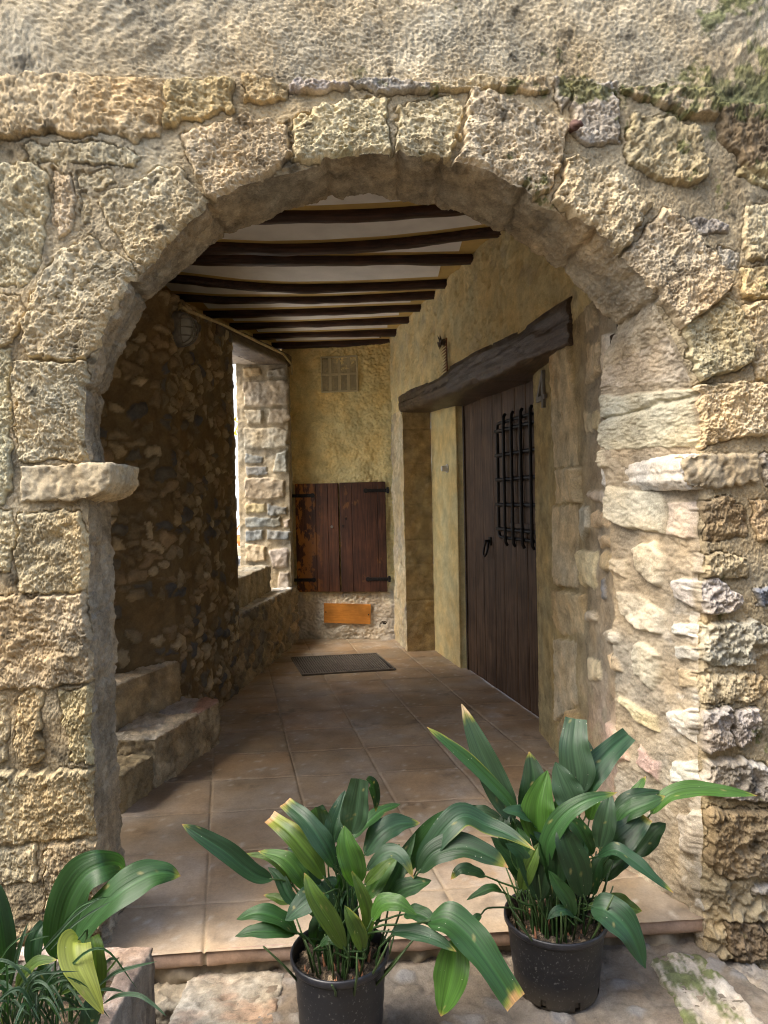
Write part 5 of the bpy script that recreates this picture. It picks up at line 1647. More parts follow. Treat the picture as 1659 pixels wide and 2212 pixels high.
# trough
ZT = .20
tcn = ground([(332, 2043)], ZT)[0]
X1, Y1 = tcn[0], tcn[1]
X0t, Y0t = X1 - .95, Y1 - .62
WL = .058
outer = [(X0t, Y0t), (X1 - .015, Y0t), (X1, Y1), (X0t, Y1 + .035)]
inner = [(X0t + WL, Y0t + WL), (X1 - WL - .015, Y0t + WL), (X1 - WL, Y1 - WL), (X0t + WL, Y1 + .035 - WL)]
v = [(x, y, -.27) for x, y in outer] + [(x, y, ZT) for x, y in outer] + [(x, y, ZT) for x, y in inner] + [(x, y, -.16) for x, y in inner]
f = [(3, 2, 1, 0), (12, 13, 14, 15)]
for k in range(4):
    j = (k + 1) % 4
    f += [(k, j, 4 + j, 4 + k), (4 + k, 4 + j, 8 + j, 8 + k), (8 + k, 8 + j, 12 + j, 12 + k)]
trough = thing('stone_trough', 'rectangular pinkish stone planter trough standing at the left wall foot', 'planter', ((X0t + X1) / 2, (Y0t + Y1) / 2, -.27))
def tr_h(co, no):
    sd_ = np.clip(1 - np.abs(no[:, 2]), 0, 1)
    return .003 * fbm(co, .05, 2, s=511) + .0035 * sd_ * fbm(co, .03, 3, s=512, stretch=(2.2, 2.2, .12)) - .010 * np.clip(fbm(co, .017, 2, s=513) - .35, 0, 1)
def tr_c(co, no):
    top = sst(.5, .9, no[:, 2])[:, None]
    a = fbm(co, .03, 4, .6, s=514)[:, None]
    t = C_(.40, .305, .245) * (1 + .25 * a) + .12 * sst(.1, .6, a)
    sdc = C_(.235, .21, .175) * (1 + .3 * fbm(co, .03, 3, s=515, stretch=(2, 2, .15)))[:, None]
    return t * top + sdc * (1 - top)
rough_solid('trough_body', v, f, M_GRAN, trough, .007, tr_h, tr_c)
def soil(name, cx, cy, z, rx, ry, par, s, square=False):
    n = 70
    a = np.linspace(-1, 1, n)
    A, B = np.meshgrid(a, a, indexing='ij')
    if not square:
        A, B = A * np.sqrt(1 - B ** 2 / 2), B * np.sqrt(1 - A ** 2 / 2)
    p = np.stack([cx + rx * A.ravel(), cy + ry * B.ravel(), np.full(A.size, z)], 1)
    p[:, 2] += .012 * fbm(p, .04, 3, s=s) + .006 * fbm(p, .012, 2, s=s + 1)
    c = C_(.085, .065, .045) * (1 + .5 * fbm(p, .012, 3, s=s + 2))[:, None]
    bits = sst(.45, .6, fbm(p, .011, 2, s=s + 3))[:, None]
    c = c * (1 - bits) + bits * C_(.30, .22, .14)
    return grid(name, p.reshape(n, n, 3), M_SOIL, par, c.reshape(n, n, 3))
soil('soil', (X0t + X1) / 2, (Y0t + Y1) / 2 + .01, ZT - .055, (X1 - X0t) / 2 - WL * .8, .31 - WL * .8, trough, 521, True)
# pots
def make_pot(cx, cy, z0, hgt, rt_, rb_, label):
    pot = thing('plant_pot', label, 'pot', (cx, cy, z0), 'black plastic plant pots')
    prof = [(rb_ - .012, .0), (rb_ - .003, .002), (rb_, .012), (rb_ + .001, .03)]
    for k in range(1, 12):
        t = k / 12
        prof.append((rb_ + (rt_ - .008 - rb_) * t ** .9 + .0008 * math.sin(k * 2.1), .03 + (hgt - .055) * t))
    prof += [(rt_ - .007, hgt - .022), (rt_ - .001, hgt - .02), (rt_ + .002, hgt - .015), (rt_ + .002, hgt - .004), (rt_, hgt), (rt_ - .004, hgt), (rt_ - .006, hgt - .006), (rt_ - .010, hgt - .05), (rb_ - .006, .01)]
    n = 96
    V = [(cx + r * math.cos(2 * math.pi * k / n), cy + r * math.sin(2 * math.pi * k / n), z0 + z) for r, z in prof for k in range(n)]
    Fc, Rm = [], []
    for i in range(len(prof) - 1):
        for k in range(n):
            a_ = (360 * k / n - 90 + 180) % 360 - 180      # angle from the street side
            notch = prof[i][1] < .028 and prof[i + 1][1] < .04 and i in (1, 2) and min(abs(((360 * k / n) % 45) - 12), 99) < 4.2
            if notch: continue
            (Rm if prof[i][1] >= hgt - .024 and prof[i + 1][1] >= hgt - .024 else Fc).append((i * n + k, i * n + (k + 1) % n, (i + 1) * n + (k + 1) % n, (i + 1) * n + k))
    Fc.append(tuple(range(n)))
    used = lambda F: sorted({i for f in F for i in f})
    for nm, F in (('body', Fc), ('rim', Rm)):
        u = used(F); mp = {a: b for b, a in enumerate(u)}
        mesh_from(nm, [V[i] for i in u], [tuple(mp[i] for i in f) for f in F], M_POT2 if nm == 'body' else M_POT, pot, smooth=True)
    soil('soil', cx, cy, z0 + hgt - .034, rt_ - .012, rt_ - .012, pot, int(abs(cx) * 1000))
    return pot
# dusty, splashed plastic
M_POT2, t_, b_, o_ = newmat('dusty_plastic')
N, L = t_.nodes.new, t_.links.new
tc = N('ShaderNodeTexCoord'); n1 = N('ShaderNodeTexNoise'); n1.inputs['Scale'].default_value = 130; n1.inputs['Detail'].default_value = 3
n2 = N('ShaderNodeTexNoise'); n2.inputs['Scale'].default_value = 7; n2.inputs['Detail'].default_value = 5
for n in (n1, n2): L(tc.outputs['Object'], n.inputs['Vector'])
r1 = N('ShaderNodeMapRange'); r1.inputs[1].default_value = .61; r1.inputs[2].default_value = .70; L(n1.outputs[0], r1.inputs[0])
sx_ = N('ShaderNodeSeparateXYZ'); L(tc.outputs['Object'], sx_.inputs[0])
r2 = N('ShaderNodeMapRange'); r2.inputs[1].default_value = -.005; r2.inputs[2].default_value = -.085; L(sx_.outputs[2], r2.inputs[0])
ml = N('ShaderNodeMath'); ml.operation = 'MULTIPLY'; L(r2.outputs[0], ml.inputs[0]); L(n2.outputs[0], ml.inputs[1])
m1 = N('ShaderNodeMix'); m1.data_type = 'RGBA'; m1.inputs['A'].default_value = (.010, .011, .014, 1); m1.inputs['B'].default_value = (.10, .10, .10, 1)
k1 = N('ShaderNodeMath'); k1.operation = 'MULTIPLY'; k1.inputs[1].default_value = .8; L(r1.outputs[0], k1.inputs[0]); L(k1.outputs[0], m1.inputs['Factor'])
m2 = N('ShaderNodeMix'); m2.data_type = 'RGBA'; m2.inputs['B'].default_value = (.10, .078, .048, 1)
L(ml.outputs[0], m2.inputs['Factor']); L(m1.outputs['Result'], m2.inputs['A']); L(m2.outputs['Result'], b_.inputs['Base Color'])
rr = N('ShaderNodeMapRange'); rr.inputs[3].default_value = .35; rr.inputs[4].default_value = .62; L(n2.outputs[0], rr.inputs[0]); L(rr.outputs[0], b_.inputs['Roughness'])
ZG = -.088
pa = atY(1199, 1973, 2.135)
pbp = atY(734, 2050, 1.90)
POTA = (pa[0], 2.135)
POTB = (pbp[0], 1.90)
hA = pa[2] - ZG
hB = pbp[2] - ZG
make_pot(*POTA, ZG, hA, .152, .126, 'black plastic pot with drainage notches near the mossy kerb, right of two')
make_pot(*POTB, ZG, hB, .132, .108, 'black plastic pot beside the pinkish slab, left of two')
print('POT', POTA, hA, POTB, hB)
# iron peg in the wall
q = fw([(1233, 284)])[0]
q3 = np.array([q[0], float(fy(q[0])), q[1]]) + NF * .03
m = MB()
m.tube([q3 - NF * .04, q3 + NF * .01, q3 + NF * .02 + TF * .012, q3 + NF * .014 + TF * .022 - Z3 * .004], [.010, .011, .009, .005], 8)
m.tube([q3 + NF * .004, q3 + NF * .012], .017, 10)
o = m.build('iron_peg', M_RUST, None, smooth=True)
tag(o, 'small rusty iron peg driven between two arch stones', 'peg')
# ------------------------------------------------------------------ PLANTS
def crom(pts, n):
    pts = [np.array(p, float) for p in pts]
    P = [2 * pts[0] - pts[1]] + pts + [2 * pts[-1] - pts[-2]]
    out = []
    S = len(pts) - 1
    for k in range(n):
        t = k / (n - 1) * S
        i = min(int(t), S - 1)
        f = t - i
        a, b, c, d = P[i], P[i + 1], P[i + 2], P[i + 3]
        out.append(.5 * (2 * b + (c - a) * f + (2 * a - 5 * b + 4 * c - d) * f * f + (3 * b - a - 3 * c + d) * f ** 3))
    return np.array(out)
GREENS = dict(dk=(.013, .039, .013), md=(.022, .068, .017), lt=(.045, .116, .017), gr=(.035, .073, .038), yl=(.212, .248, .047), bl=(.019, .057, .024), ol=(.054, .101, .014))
LR = np.random.default_rng(42)
def make_leaf(name, parent, blade, width, col='md', base=None, tip=.05, blunt=False, roll=0.0, fold=.22, up=.5, edge=0.0, mat=None, n=26, tipc=(.42, .25, .11), yel=.05, shape=1.0, label=None):
    """blade: 3-D points along the midrib; base: where its stalk leaves the soil"""
    C = crom(blade, n)
    s = np.linspace(0, 1, n)
    T = np.gradient(C, axis=0)
    T /= np.linalg.norm(T, axis=1)[:, None] + 1e-9
    tocam = CAMP - C
    tocam /= np.linalg.norm(tocam, axis=1)[:, None]
    nn = tocam * (1 - up) + np.array([0, -.15, 1.0]) * up
    Wd = np.cross(T, nn)
    Wd /= np.linalg.norm(Wd, axis=1)[:, None] + 1e-9
    for i in range(1, n):
        if Wd[i] @ Wd[i - 1] < 0: Wd[i] = -Wd[i]
    Wd = np.array([Wd[max(0, i - 2):i + 3].mean(0) for i in range(n)])
    Wd /= np.linalg.norm(Wd, axis=1)[:, None] + 1e-9
    Nn = np.cross(Wd, T)
    if (Nn * nn).sum() < 0: Nn = -Nn
    rl = roll + .25 * np.sin(s * 3 + LR.uniform(0, 6)) * .5
    Wr = Wd * np.cos(rl)[:, None] + Nn * np.sin(rl)[:, None]
    Nr = -Wd * np.sin(rl)[:, None] + Nn * np.cos(rl)[:, None]
    w = np.sin(np.pi * np.clip(s, 0, 1) ** (.78 * shape)) ** .72
    if blunt: w = np.where(s > .55, np.maximum(w, np.interp(s, [.55, 1], [w[int(n * .55)], .62])), w)
    else: w = np.where(s > .8, np.minimum(w, (1 - s) / .2 * .74 + .02), w)
    w = np.maximum(w, .03) * width / 2
    m = 13
    c = np.linspace(-1, 1, m)
    ph = LR.uniform(0, 6)
    P = C[:, None] + Wr[:, None] * (w[:, None] * c[None])[..., None]
    ht = fold * (np.abs(c)[None] ** 1.3) * w[:, None] * (1 - .35 * s)[:, None]
    ht = ht + .0035 * np.sin(s[:, None] * 17 + ph + c[None] * 2.2) * np.abs(c)[None] ** 2 * (w[:, None] / .03) - .0022 * np.exp(-(c[None] / .09) ** 2)
    P = P + Nr[:, None] * ht[..., None]
    S2 = np.repeat(s[:, None], m, 1)
    C2 = np.repeat(c[None], n, 0)
    g = np.array(GREENS[col])
    st = vn(np.stack([C2.ravel() * 7 + ph * 9, S2.ravel() * 1.2, C2.ravel() * 0], 1), 3).reshape(n, m)
    cl = g * (1 + .15 * st + .12 * LR.uniform(-1, 1))[..., None]
    cl = cl * (1 + .35 * np.exp(-(C2 / .07) ** 2))[..., None]
    jag = vn(np.stack([C2.ravel() * 3, S2.ravel() * 9, C2.ravel() * 0 + ph], 1), 8).reshape(n, m)
    yv = sst(1 - tip - yel * 1.6, 1 - tip, S2 + .04 * jag) * (tip > 0)
    if edge: yv = np.maximum(yv, sst(1 - edge, 1 - edge * .4, C2 * (1 if edge > 0 else -1) + .12 * jag + .25 * (S2 - .75)) * sst(.25, .5, S2))
    yv = .55 * yv[..., None]
    cl = cl * (1 - yv) + yv * np.array([.34, .34, .05])
    tv = sst(1 - tip, 1 - tip * .7, S2 + .02 * jag)[..., None] if tip > 0 else 0
    cl = cl * (1 - tv) + tv * np.array(tipc)
    sp = sst(1.08, 1.2, fbm(P.reshape(-1, 3), .010, 2, s=int(ph * 100))).reshape(n, m)[..., None] * .6
    cl = cl * (1 - sp) + sp * np.array([.30, .26, .10])
    uvv = np.stack([C2 * .5 + .5, S2 + ph], -1)
    o = grid(name, P, mat or M_LEAF, parent, cl, uv=uvv)
    if base is not None:      # stalk joined to the blade's mesh
        b0 = np.array(base, float)
        b1 = C[0] + T[0] * .0
        L = np.linalg.norm(b1 - b0)
        pts = crom([b0, b0 + np.array([0, 0, 1]) * L * .35 + (b1 - b0) * .15, b1 - T[0] * L * .2, C[1]], 12)
        mb = MB()
        mb.tube(pts, np.linspace(.0034, .0022, 12), 6)
        sm_ = mesh_from('leaf_stalk', mb.v, mb.f, None, None, True)
        setcol(sm_.data, np.tile(np.array([.04, .085, .025]), (len(sm_.data.vertices), 1)))
        bm = bmesh.new()
        bm.from_mesh(o.data); bm.from_mesh(sm_.data)
        bm.to_mesh(o.data); bm.free()
        me = sm_.data
        bpy.data.objects.remove(sm_); bpy.data.meshes.remove(me)
    if label: o['label'] = label
    return o
def plant(name, label, cat, loc): return thing(name, label, cat, loc, None)
cA = lambda x, y: (x * .4 + 387.1, y * .4 + 1631.4)
cB = lambda x, y: (x * .45 + 912.5, y * .45 + 1493.1)
cC = lambda x, y: (x * .26667, y * .26667 + 1824.9)
c6 = lambda x, y: (x * .5 + 829.5, y * .5 + 1437.8)
Pp = lambda x, y: (x, y)
def blade3(pts, f, Y0):
    return [atY(*f(p[0], p[1]), Y0 + p[2]) for p in pts]
def wpx(px, f, Y): return px * {cA: .4, cB: .45, cC: .26667, c6: .5, Pp: 1}[f] * Y / FPX
# left pot --------------------------------------------------------
PB = plant('aspidistra', 'broad leaved green plant in the left pot, one long leaf pointing far left', 'plant', (POTB[0], POTB[1], ZG + hB - .05))
zsB, zsA = ZG + hB - .055, ZG + hA - .055
def soilpt(P, r, z):
    a = LR.uniform(0, 6.28)
    q = r * math.sqrt(LR.uniform(0, 1))
    return (P[0] + q * math.cos(a), P[1] + q * math.sin(a), z)
def lean(P, tgt, z, k=.28, r=.09):
    d = np.array(tgt[:2]) - np.array(P)
    d = d * k
    L = np.linalg.norm(d)
    if L > r: d *= r / L
    return (P[0] + d[0] + LR.uniform(-.025, .025), P[1] + d[1] + LR.uniform(-.025, .025), z)
LB = [
 (cA, [(505,672,.0),(400,640,-.02),(250,520,-.03),(110,430,-.03),(15,372,-.02)], 105, dict(col='bl', tip=.025, fold=.5, up=.35, shape=1.0)),
 (cA, [(785,665,-.06),(710,550,-.07),(600,420,-.05),(490,335,.0)], 125, dict(col='ol', tip=.06, edge=.35, yel=.12, blunt=True)),
 (cA, [(842,600,-.08),(790,500,-.10),(690,360,-.08),(572,255,-.02)], 120, dict(col='bl', tip=.025, blunt=True)),
 (cA, [(770,480,.06),(760,390,.06),(745,320,.05),(735,283,.04)], 135, dict(col='gr', tip=.0, blunt=True, up=.2)),
 (cA, [(928,425,.0),(945,330,-.01),(960,230,-.02),(976,128,-.03)], 150, dict(col='gr', tip=.0, up=.1, blunt=True, shape=1.0)),
 (cA, [(1010,130,-.01),(1040,150,.02),(1062,220,.04),(1062,305,.05)], 60, dict(col='dk', tip=.03, up=.2), 'nostalk'),
 (cA, [(825,475,.05),(840,390,.05),(870,290,.07),(895,190,.1)], 115, dict(col='bl', tip=0, up=.2)),
 (cA, [(935,450,.03),(1010,370,.04),(1100,295,.08),(1195,263,.12)], 85, dict(col='md', tip=0, roll=.3)),
 (cA, [(1000,540,.02),(1080,430,.02),(1180,370,.04),(1300,365,.06)], 135, dict(col='bl', tip=.02, up=.6)),
 (Pp, [(899,1880,.02),(925,1840,.0),(965,1788,-.01),(1003,1762,.0),(1050,1782,.0),(1100,1803,-.03),(1155,1836,-.07)], 56, dict(col='bl', tip=.035, edge=.12, shape=1.0, up=.55, n=34)),
 (cA, [(1200,640,.05),(1270,520,.05),(1400,370,.06),(1540,275,.1)], 120, dict(col='md', tip=.04, up=.4, roll=-.3)),
 (Pp, [(903,1885,-.02),(940,1842,-.03),(1000,1828,-.04),(1060,1850,-.06),(1098,1874,-.07)], 58, dict(col='dk', tip=.06, yel=.1, up=.5)),
 (cA, [(965,705,-.10),(940,600,-.12),(905,490,-.12),(890,380,-.10)], 140, dict(col='lt', tip=.0, up=.15)),
 (cA, [(1010,625,-.08),(1090,540,-.10),(1160,520,-.11),(1220,570,-.13),(1265,665,-.14)], 80, dict(col='gr', tip=.06, yel=.12, up=.55)),
 (cA, [(895,1050,-.12),(820,900,-.15),(730,760,-.16),(675,635,-.14)], 105, dict(col='ol', tip=.02, up=.2, roll=.15)),
 (cA, [(1010,1000,-.10),(1020,860,-.12),(980,730,-.13),(928,620,-.12)], 72, dict(col='ol', tip=.02, up=.2)),
 (cA, [(640,955,-.06),(560,890,-.09),(430,850,-.10),(310,886,-.09)], 110, dict(col='md', tip=0, up=.6)),
 (cA, [(625,965,-.08),(520,950,-.12),(400,950,-.13),(302,978,-.13)], 85, dict(col='md', tip=0, up=.65)),
 (cA, [(800,745,-.08),(730,760,-.12),(640,830,-.14),(572,892,-.14)], 130, dict(col='bl', tip=0, up=.6)),
 (cA, [(690,725,.0),(640,640,-.01),(560,555,.0),(428,518,.03)], 105, dict(col='lt', tip=.02, up=.4)),
 (cA, [(610,690,.03),(560,610,.03),(480,550,.04),(345,532,.06)], 55, dict(col='ol', tip=.02)),
 (cA, [(650,810,.0),(590,760,.0),(540,660,.02),(480,605,.04)], 75, dict(col='bl', tip=0)),
 (cA, [(625,790,.05),(560,785,.05),(510,765,.06),(455,755,.07)], 55, dict(col='ol', tip=.05)),
 (cA, [(1140,790,-.02),(1200,730,-.03),(1280,700,-.03),(1362,675,-.02)], 110, dict(col='md', tip=0)),
 (cA, [(1040,890,-.14),(1090,810,-.16),(1180,800,-.18),(1282,862,-.19)], 105, dict(col='lt', tip=0, up=.6)),
 (cA, [(992,1055,-.12),(970,970,-.14),(930,890,-.15),(893,812,-.14)], 90, dict(col='ol', edge=.25, tip=0, up=.2)),
 (cA, [(1215,860,-.05),(1270,850,-.07),(1340,880,-.09),(1405,942,-.11)], 95, dict(col='md', tip=.05)),
 (Pp, [(925,1990,-.15),(965,1985,-.18),(1010,2020,-.21),(1060,2085,-.25),(1113,2166,-.28)], 78, dict(col='md', tip=.03, blunt=True, yel=.02, up=.55, n=32)),
 (c6, [(305,1180,-.15),(298,1290,-.17),(275,1400,-.18),(245,1515,-.18)], 148, dict(col='lt', tip=.02, up=.0, blunt=False)),
 (c6, [(30,1150,-.15),(110,1150,-.17),(220,1180,-.20),(312,1235,-.22)], 68, dict(col='bl', tip=.03)),
 (cA, [(1100,790,.0),(1150,680,.0),(1210,560,.02),(1275,420,.04)], 105, dict(col='md', tip=0)),
 (cA, [(1000,700,-.03),(1060,640,-.04),(1120,580,-.04),(1180,550,-.03)], 70, dict(col='ol', tip=0)),
 (cA, [(1090,800,.05),(1130,700,.05),(1180,620,.06),(1250,560,.07)], 90, dict(col='dk', tip=0)),
 (cA, [(760,640,.03),(700,570,.03),(640,520,.04),(585,500,.05)], 100, dict(col='dk', tip=0)),
 (cA, [(1000,780,-.02),(1060,700,-.02),(1140,560,.0),(1190,480,.02)], 100, dict(col='lt', tip=0)),
 (cA, [(860,640,.07),(870,560,.07),(880,520,.08),(890,430,.1)], 110, dict(col='dk', tip=0, up=.2)),
 (cA, [(880,750,.03),(860,720,.03),(820,690,.03),(740,720,.02)], 80, dict(col='bl', tip=0, up=.5)),
 (cA, [(760,1030,-.07),(800,1000,-.08),(850,1010,-.09),(890,1050,-.1)], 50, dict(col='md', tip=0, up=.6)),
]
for f, pts, w, kw, *ns in LB:
    b = blade3(pts, f, POTB[1])
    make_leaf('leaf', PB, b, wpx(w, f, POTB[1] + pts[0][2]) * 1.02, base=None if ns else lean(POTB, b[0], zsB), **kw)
PA = plant('aspidistra', 'dark leaved plant in the right pot, tan tipped leaf rising tall on its left', 'plant', (POTA[0], POTA[1], ZG + hA - .05))
LA = [
 (cB, [(440,625,.02),(370,480,.02),(275,270,.04),(188,60,.08)], 125, dict(col='gr', tip=.09, yel=.03, tipc=(.55,.42,.27), up=.2)),
 (cB, [(470,600,-.02),(380,490,-.02),(220,330,-.01),(110,240,.0),(22,172,.02)], 62, dict(col='md', tip=.03, yel=.1, edge=.2, up=.4)),
 (cB, [(748,495,.06),(745,390,.06),(728,260,.08),(738,132,.12)], 160, dict(col='gr', tip=.0, blunt=True, up=.15)),
 (cB, [(770,500,.07),(815,400,.07),(890,300,.1),(990,208,.14)], 125, dict(col='bl', tip=0, blunt=True, up=.25)),
 (cB, [(800,480,.12),(810,400,.12),(805,320,.14),(795,235,.17)], 70, dict(col='dk', tip=0)),
 (cB, [(505,660,.04),(530,540,.04),(535,420,.05),(512,290,.08)], 140, dict(col='dk', tip=.01, up=.1)),
 (cB, [(560,720,-.04),(555,620,-.05),(560,520,-.05),(600,380,-.03)], 165, dict(col='lt', tip=.0, up=.05)),
 (cB, [(745,590,.03),(710,510,.03),(675,430,.04),(638,340,.06)], 140, dict(col='gr', tip=0, up=.2)),
 (cB, [(588,850,-.09),(605,720,-.11),(680,600,-.13),(790,525,-.14),(935,486,-.13)], 95, dict(col='md', tip=.02, up=.4, n=32)),
 (cB, [(540,650,-.03),(510,610,-.05),(460,580,-.07),(385,572,-.08)], 90, dict(col='bl', tip=0, up=.65)),
 (cB, [(380,610,.04),(310,580,.03),(250,570,.03),(215,545,.03)], 55, dict(col='gr', tip=.03)),
 (c6, [(440,910,-.02),(390,890,-.03),(330,880,-.04),(288,925,-.04)], 55, dict(col='dk', tip=.06, yel=.08, up=.6)),
 (cB, [(775,990,-.12),(745,860,-.14),(690,720,-.14),(668,640,-.12)], 135, dict(col='dk', tip=0, up=.2)),
 (cB, [(810,790,-.02),(780,720,-.03),(740,650,-.03),(695,610,-.02)], 95, dict(col='md', tip=0, up=.2)),
 (cB, [(850,760,-.06),(870,670,-.07),(885,580,-.07),(902,480,-.05)], 105, dict(col='gr', tip=.0, up=.1)),
 (cB, [(890,800,-.05),(950,720,-.06),(1010,660,-.05),(1065,595,-.03)], 135, dict(col='dk', tip=.02, up=.3, blunt=True)),
 (cB, [(930,640,.0),(990,580,-.02),(1080,540,-.03),(1165,503,-.02)], 95, dict(col='md', tip=.02, up=.5)),
 (cB, [(1095,590,.03),(1180,500,.02),(1300,470,.02),(1450,480,.01),(1608,502,.0)], 82, dict(col='lt', tip=.02, yel=.03, up=.55, n=32)),
 (cB, [(950,575,.05),(1000,520,.05),(1040,460,.06),(1072,408,.08)], 52, dict(col='lt', tip=.04)),
 (cB, [(910,580,.04),(980,515,.03),(1060,490,.03),(1148,480,.04)], 60, dict(col='dk', tip=0)),
 (cB, [(1020,790,.03),(1070,730,.03),(1120,670,.03),(1168,634,.04)], 100, dict(col='dk', tip=0)),
 (cB, [(835,795,-.10),(920,760,-.14),(1010,810,-.17),(1100,885,-.2),(1205,968,-.22)], 75, dict(col='bl', tip=.025, up=.6, n=30)),
 (c6, [(895,1040,-.12),(970,1060,-.16),(1060,1150,-.19),(1130,1308,-.2)], 138, dict(col='bl', tip=.0, yel=.06, up=.5, n=30)),
 (c6, [(960,1010,.0),(1010,1020,-.01),(1060,1045,-.02),(1115,1060,-.03)], 72, dict(col='ol', tip=.01, up=.4)),
 (cB, [(385,965,-.03),(340,945,-.05),(280,965,-.06),(212,1003,-.07)], 48, dict(col='md', tip=0, up=.6)),
 (c6, [(420,1075,-.06),(400,1090,-.07),(385,1110,-.08),(365,1125,-.08)], 34, dict(col='md', tip=0)),
 (cB, [(735,1085,-.12),(690,1055,-.14),(640,1060,-.15),(600,1095,-.15)], 52, dict(col='bl', tip=0, up=.6)),
 (cB, [(725,1085,-.12),(700,1000,-.13),(650,930,-.13),(605,860,-.12)], 75, dict(col='md', tip=0, up=.2)),
 (cB, [(565,1010,-.08),(580,920,-.09),(590,850,-.09),(598,760,-.08)], 66, dict(col='dk', tip=0, up=.1)),
 (cB, [(475,960,-.08),(495,880,-.09),(530,800,-.09),(562,726,-.08)], 75, dict(col='ol', tip=0, up=.1)),
 (cB, [(470,890,.02),(440,820,.02),(390,760,.03),(330,700,.04)], 90, dict(col='dk', tip=0)),
 (cB, [(640,900,.04),(620,820,.04),(640,760,.05),(660,690,.06)], 90, dict(col='dk', tip=0)),
 (cB, [(820,980,-.06),(830,880,-.07),(860,800,-.07),(900,770,-.08)], 70, dict(col='dk', tip=0, roll=.5)),
 (cB, [(860,910,-.03),(910,840,-.03),(970,790,-.02),(1040,690,.0)], 95, dict(col='dk', tip=.02)),
 (cB, [(690,720,.08),(690,640,.08),(685,560,.09),(680,455,.1)], 100, dict(col='md', tip=0)),
 (cB, [(640,700,.05),(655,620,.05),(650,560,.06),(640,520,.07)], 80, dict(col='lt', tip=0)),
 (cB, [(800,620,.06),(815,560,.06),(820,520,.06),(800,465,.07)], 70, dict(col='lt', tip=.05)),
 (cB, [(420,760,.0),(400,690,.0),(390,640,.01),(410,560,.03)], 80, dict(col='dk', tip=0)),
 (cB, [(880,1080,-.09),(860,1040,-.10),(820,1030,-.1),(775,1055,-.11)], 40, dict(col='ol', tip=0)),
]
for f, pts, w, kw in LA:
    b = blade3(pts, f, POTA[1])
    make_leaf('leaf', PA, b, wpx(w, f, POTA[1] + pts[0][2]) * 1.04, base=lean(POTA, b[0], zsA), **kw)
# dark inner leaves and bare stalks crowding the pots
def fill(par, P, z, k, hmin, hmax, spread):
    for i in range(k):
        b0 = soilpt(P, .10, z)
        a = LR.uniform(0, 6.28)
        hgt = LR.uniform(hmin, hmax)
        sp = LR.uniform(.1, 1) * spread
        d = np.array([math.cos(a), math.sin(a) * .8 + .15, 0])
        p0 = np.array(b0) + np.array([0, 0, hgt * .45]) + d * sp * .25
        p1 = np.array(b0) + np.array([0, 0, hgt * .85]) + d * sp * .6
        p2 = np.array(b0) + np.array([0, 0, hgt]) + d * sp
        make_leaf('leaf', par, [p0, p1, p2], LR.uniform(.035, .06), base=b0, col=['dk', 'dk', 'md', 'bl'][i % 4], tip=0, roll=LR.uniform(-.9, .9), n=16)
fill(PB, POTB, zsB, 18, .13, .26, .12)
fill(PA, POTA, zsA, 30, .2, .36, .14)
def shoots(name, par, P, z, k, hmax, colr, r):
    for i in range(k):
        m = MB()
        b0 = np.array(soilpt(P, r, z - .005))
        b0[1] -= .02
        d = np.array([LR.uniform(-.3, .3), LR.uniform(-.3, .3), 1]) * LR.uniform(.4, 1) * hmax
        m.tube([b0, b0 + d * .5, b0 + d], [.006, .0045, .0006], 6)
        m.build(name, colr, par, smooth=True)
M_BRACT = plain('dry_bract', (.34, .15, .075), .75, var=.5)
M_STALK = plain('green_stalk', (.045, .08, .025), .5, var=.3)
shoots('dry_shoot', PA, POTA, zsA, 26, .07, M_BRACT, .125)
shoots('dry_shoot', PB, POTB, zsB, 14, .06, M_BRACT, .11)
def stalks(par, P, z, k, h0, h1):
    for i in range(k):
        m = MB()
        b0 = np.array(soilpt(P, .115, z - .005))
        d = np.array([(b0[0] - P[0]) * LR.uniform(.3, 1.2), (b0[1] - P[1]) * LR.uniform(.3, 1), LR.uniform(h0, h1)])
        m.tube([b0, b0 + d * .5 + np.array([.004, 0, 0]), b0 + d], [.0036, .003, .0022], 6)
        m.build('stalk', M_STALK, par, smooth=True)
stalks(PA, POTA, zsA, 46, .12, .24)
stalks(PB, POTB, zsB, 26, .08, .18)
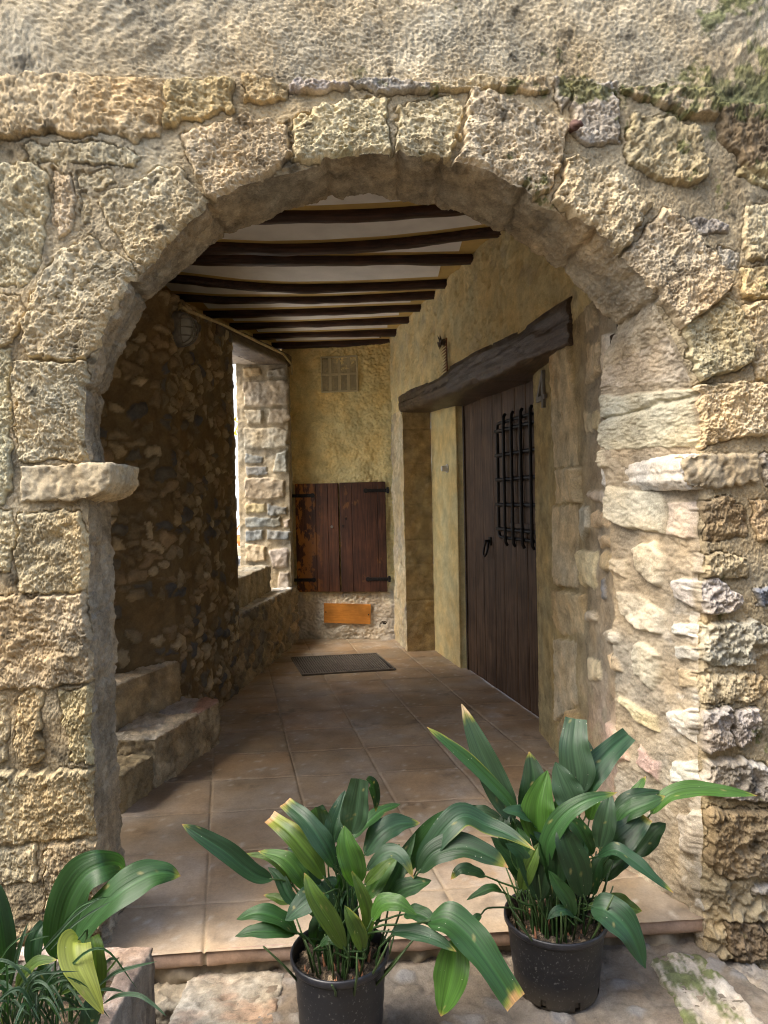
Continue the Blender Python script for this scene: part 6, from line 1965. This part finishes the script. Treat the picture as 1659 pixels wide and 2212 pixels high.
# trough plants --------------------------------------------------
TC = ((X0t + X1) / 2, (Y0t + Y1) / 2)
PC = plant('aspidistra', 'big leaved plant in the stone trough, its yellowing leaf folded over the front', 'plant', (TC[0], TC[1], ZT - .05))
LC = [
 (cC, [(455,930,1.78),(490,700,1.77),(560,440,1.76),(680,250,1.75),(830,170,1.76),(960,160,1.82),(1015,225,1.86)], 330, dict(col='md', tip=.0, up=.4, n=36, shape=.95)),
 (cC, [(600,800,1.74),(740,620,1.72),(950,400,1.70),(1180,260,1.72),(1330,225,1.74),(1462,252,1.76)], 300, dict(col='md', tip=.02, up=.45, n=36)),
 (cC, [(30,1150,1.72),(45,900,1.71),(20,650,1.71),(-30,400,1.72),(-90,250,1.73)], 170, dict(col='dk', tip=.0, up=.1)),
 (cC, [(760,1290,1.66),(775,1050,1.64),(770,860,1.63),(745,745,1.64)], 175, dict(col='ol', tip=0, up=.05, blunt=True, shape=.8)),
 (cC, [(640,762,1.63),(600,800,1.60),(625,960,1.57),(720,1150,1.55),(838,1372,1.54)], 250, dict(col='yl', tip=.01, up=.1, shape=.8, n=30)),
 (cC, [(130,1190,1.62),(200,1050,1.60),(310,950,1.58),(462,932,1.57)], 125, dict(col='ol', tip=.015, up=.4, edge=.2)),
 (cC, [(270,1000,1.80),(270,850,1.80),(300,720,1.81),(360,630,1.83)], 140, dict(col='bl', tip=0, up=.15, blunt=True)),
 (cC, [(760,1250,1.60),(740,1330,1.58),(725,1450,1.57),(720,1560,1.56)], 160, dict(col='dk', tip=0, up=.1)),
 (cC, [(420,1250,1.66),(400,1100,1.66),(380,1030,1.66),(440,960,1.67)], 90, dict(col='bl', tip=0)),
 (cC, [(560,1250,1.70),(540,1130,1.70),(520,1030,1.70),(490,930,1.71)], 90, dict(col='dk', tip=0)),
 (cC, [(190,1330,1.62),(240,1230,1.62),(260,1130,1.62),(250,1050,1.63)], 100, dict(col='dk', tip=0)),
 (cC, [(330,1180,1.75),(330,1080,1.75),(350,980,1.75),(300,880,1.76)], 110, dict(col='dk', tip=0)),
]
for f, pts, w, kw in LC:
    b = [atY(*f(p[0], p[1]), p[2]) for p in pts]
    bs = np.clip(b[0][0], X0t + .1, X1 - .1), np.clip(b[0][1], Y0t + .1, Y1 - .1), ZT - .06
    make_leaf('leaf', PC, b, wpx(w, f, pts[0][2]), base=(bs if b[0][2] > ZT else None), **kw)
GP = plant('grass_clump', 'thin arching blue green grass clump spilling over the stone trough rim', 'plant', (TC[0] - .1, TC[1] - .1, ZT - .05))
GB = [
 ([(330,870,1.70),(450,740,1.68),(600,580,1.66),(822,418,1.66)], 30, 'gr'),
 ([(400,860,1.68),(560,680,1.66),(720,560,1.64),(905,455,1.64)], 22, 'gr'),
 ([(380,820,1.70),(600,540,1.68),(760,450,1.68),(900,420,1.70)], 22, 'md'),
 ([(790,1150,1.62),(930,1040,1.60),(1100,985,1.58),(1272,945,1.56)], 30, 'gr'),
 ([(830,1290,1.60),(960,1220,1.58),(1120,1218,1.56),(1250,1300,1.55),(1352,1392,1.54)], 34, 'gr'),
 ([(800,1180,1.62),(870,1170,1.61),(930,1175,1.60),(998,1190,1.59)], 28, 'bl'),
 ([(430,1240,1.60),(580,1170,1.58),(640,1160,1.57),(645,1190,1.57)], 30, 'ol'),
 ([(350,1400,1.56),(520,1340,1.54),(640,1330,1.53),(762,1332,1.52)], 20, 'md'),
 ([(290,1300,1.58),(350,1240,1.56),(420,1300,1.54),(455,1385,1.53)], 40, 'lt'),
 ([(100,1320,1.58),(170,1160,1.57),(260,1060,1.57),(380,1000,1.57)], 26, 'gr'),
 ([(60,1250,1.60),(120,980,1.60),(180,760,1.61),(228,630,1.62)], 36, 'gr'),
 ([(-20,960,1.64),(80,820,1.64),(190,740,1.65),(310,680,1.66)], 16, 'md'),
 ([(240,780,1.68),(310,755,1.68),(360,745,1.68),(400,738,1.68)], 12, 'md'),
 ([(-30,1050,1.6),(40,1040,1.58),(90,1030,1.57),(140,1028,1.56)], 24, 'gr'),
 ([(-40,1100,1.6),(30,1120,1.57),(100,1180,1.55),(150,1240,1.54)], 34, 'bl'),
 ([(540,1210,1.62),(700,1200,1.60),(760,1180,1.6),(690,1215,1.6)], 20, 'bl'),
 ([(835,1070,1.72),(900,990,1.72),(940,940,1.72),(965,910,1.72)], 18, 'ol'),
 ([(840,985,1.74),(880,935,1.74),(930,925,1.73),(970,960,1.72)], 26, 'gr'),
]
for pts, w, c in GB:
    b = [atY(*cC(p[0], p[1]), p[2]) for p in pts]
    make_leaf('blade', GP, b, wpx(w, cC, pts[0][2]), col=c, tip=0, mat=M_BLADE, fold=.3, n=24, up=.3, roll=LR.uniform(-.3, .3))
for i in range(58):
    x = LR.uniform(-170, 480)
    y = LR.uniform(1340, 1580)
    Y = LR.uniform(1.50, 1.62)
    b0 = atY(*cC(x, y), Y)
    a = LR.uniform(-1.2, 1.3)
    L = LR.uniform(.08, .2)
    d = np.array([math.sin(a) * .8, LR.uniform(-.5, .25), 0])
    b = [b0, b0 + d * L * .35 + Z3 * L * .55, b0 + d * L * .8 + Z3 * L * LR.uniform(.45, .75), b0 + d * L * 1.25 + Z3 * L * LR.uniform(.0, .6)]
    make_leaf('blade', GP, b, LR.uniform(.005, .0085), col=['gr', 'bl', 'md', 'dk'][i % 4], tip=0, mat=M_BLADE, fold=.3, n=16, up=.3, roll=LR.uniform(-.6, .6))
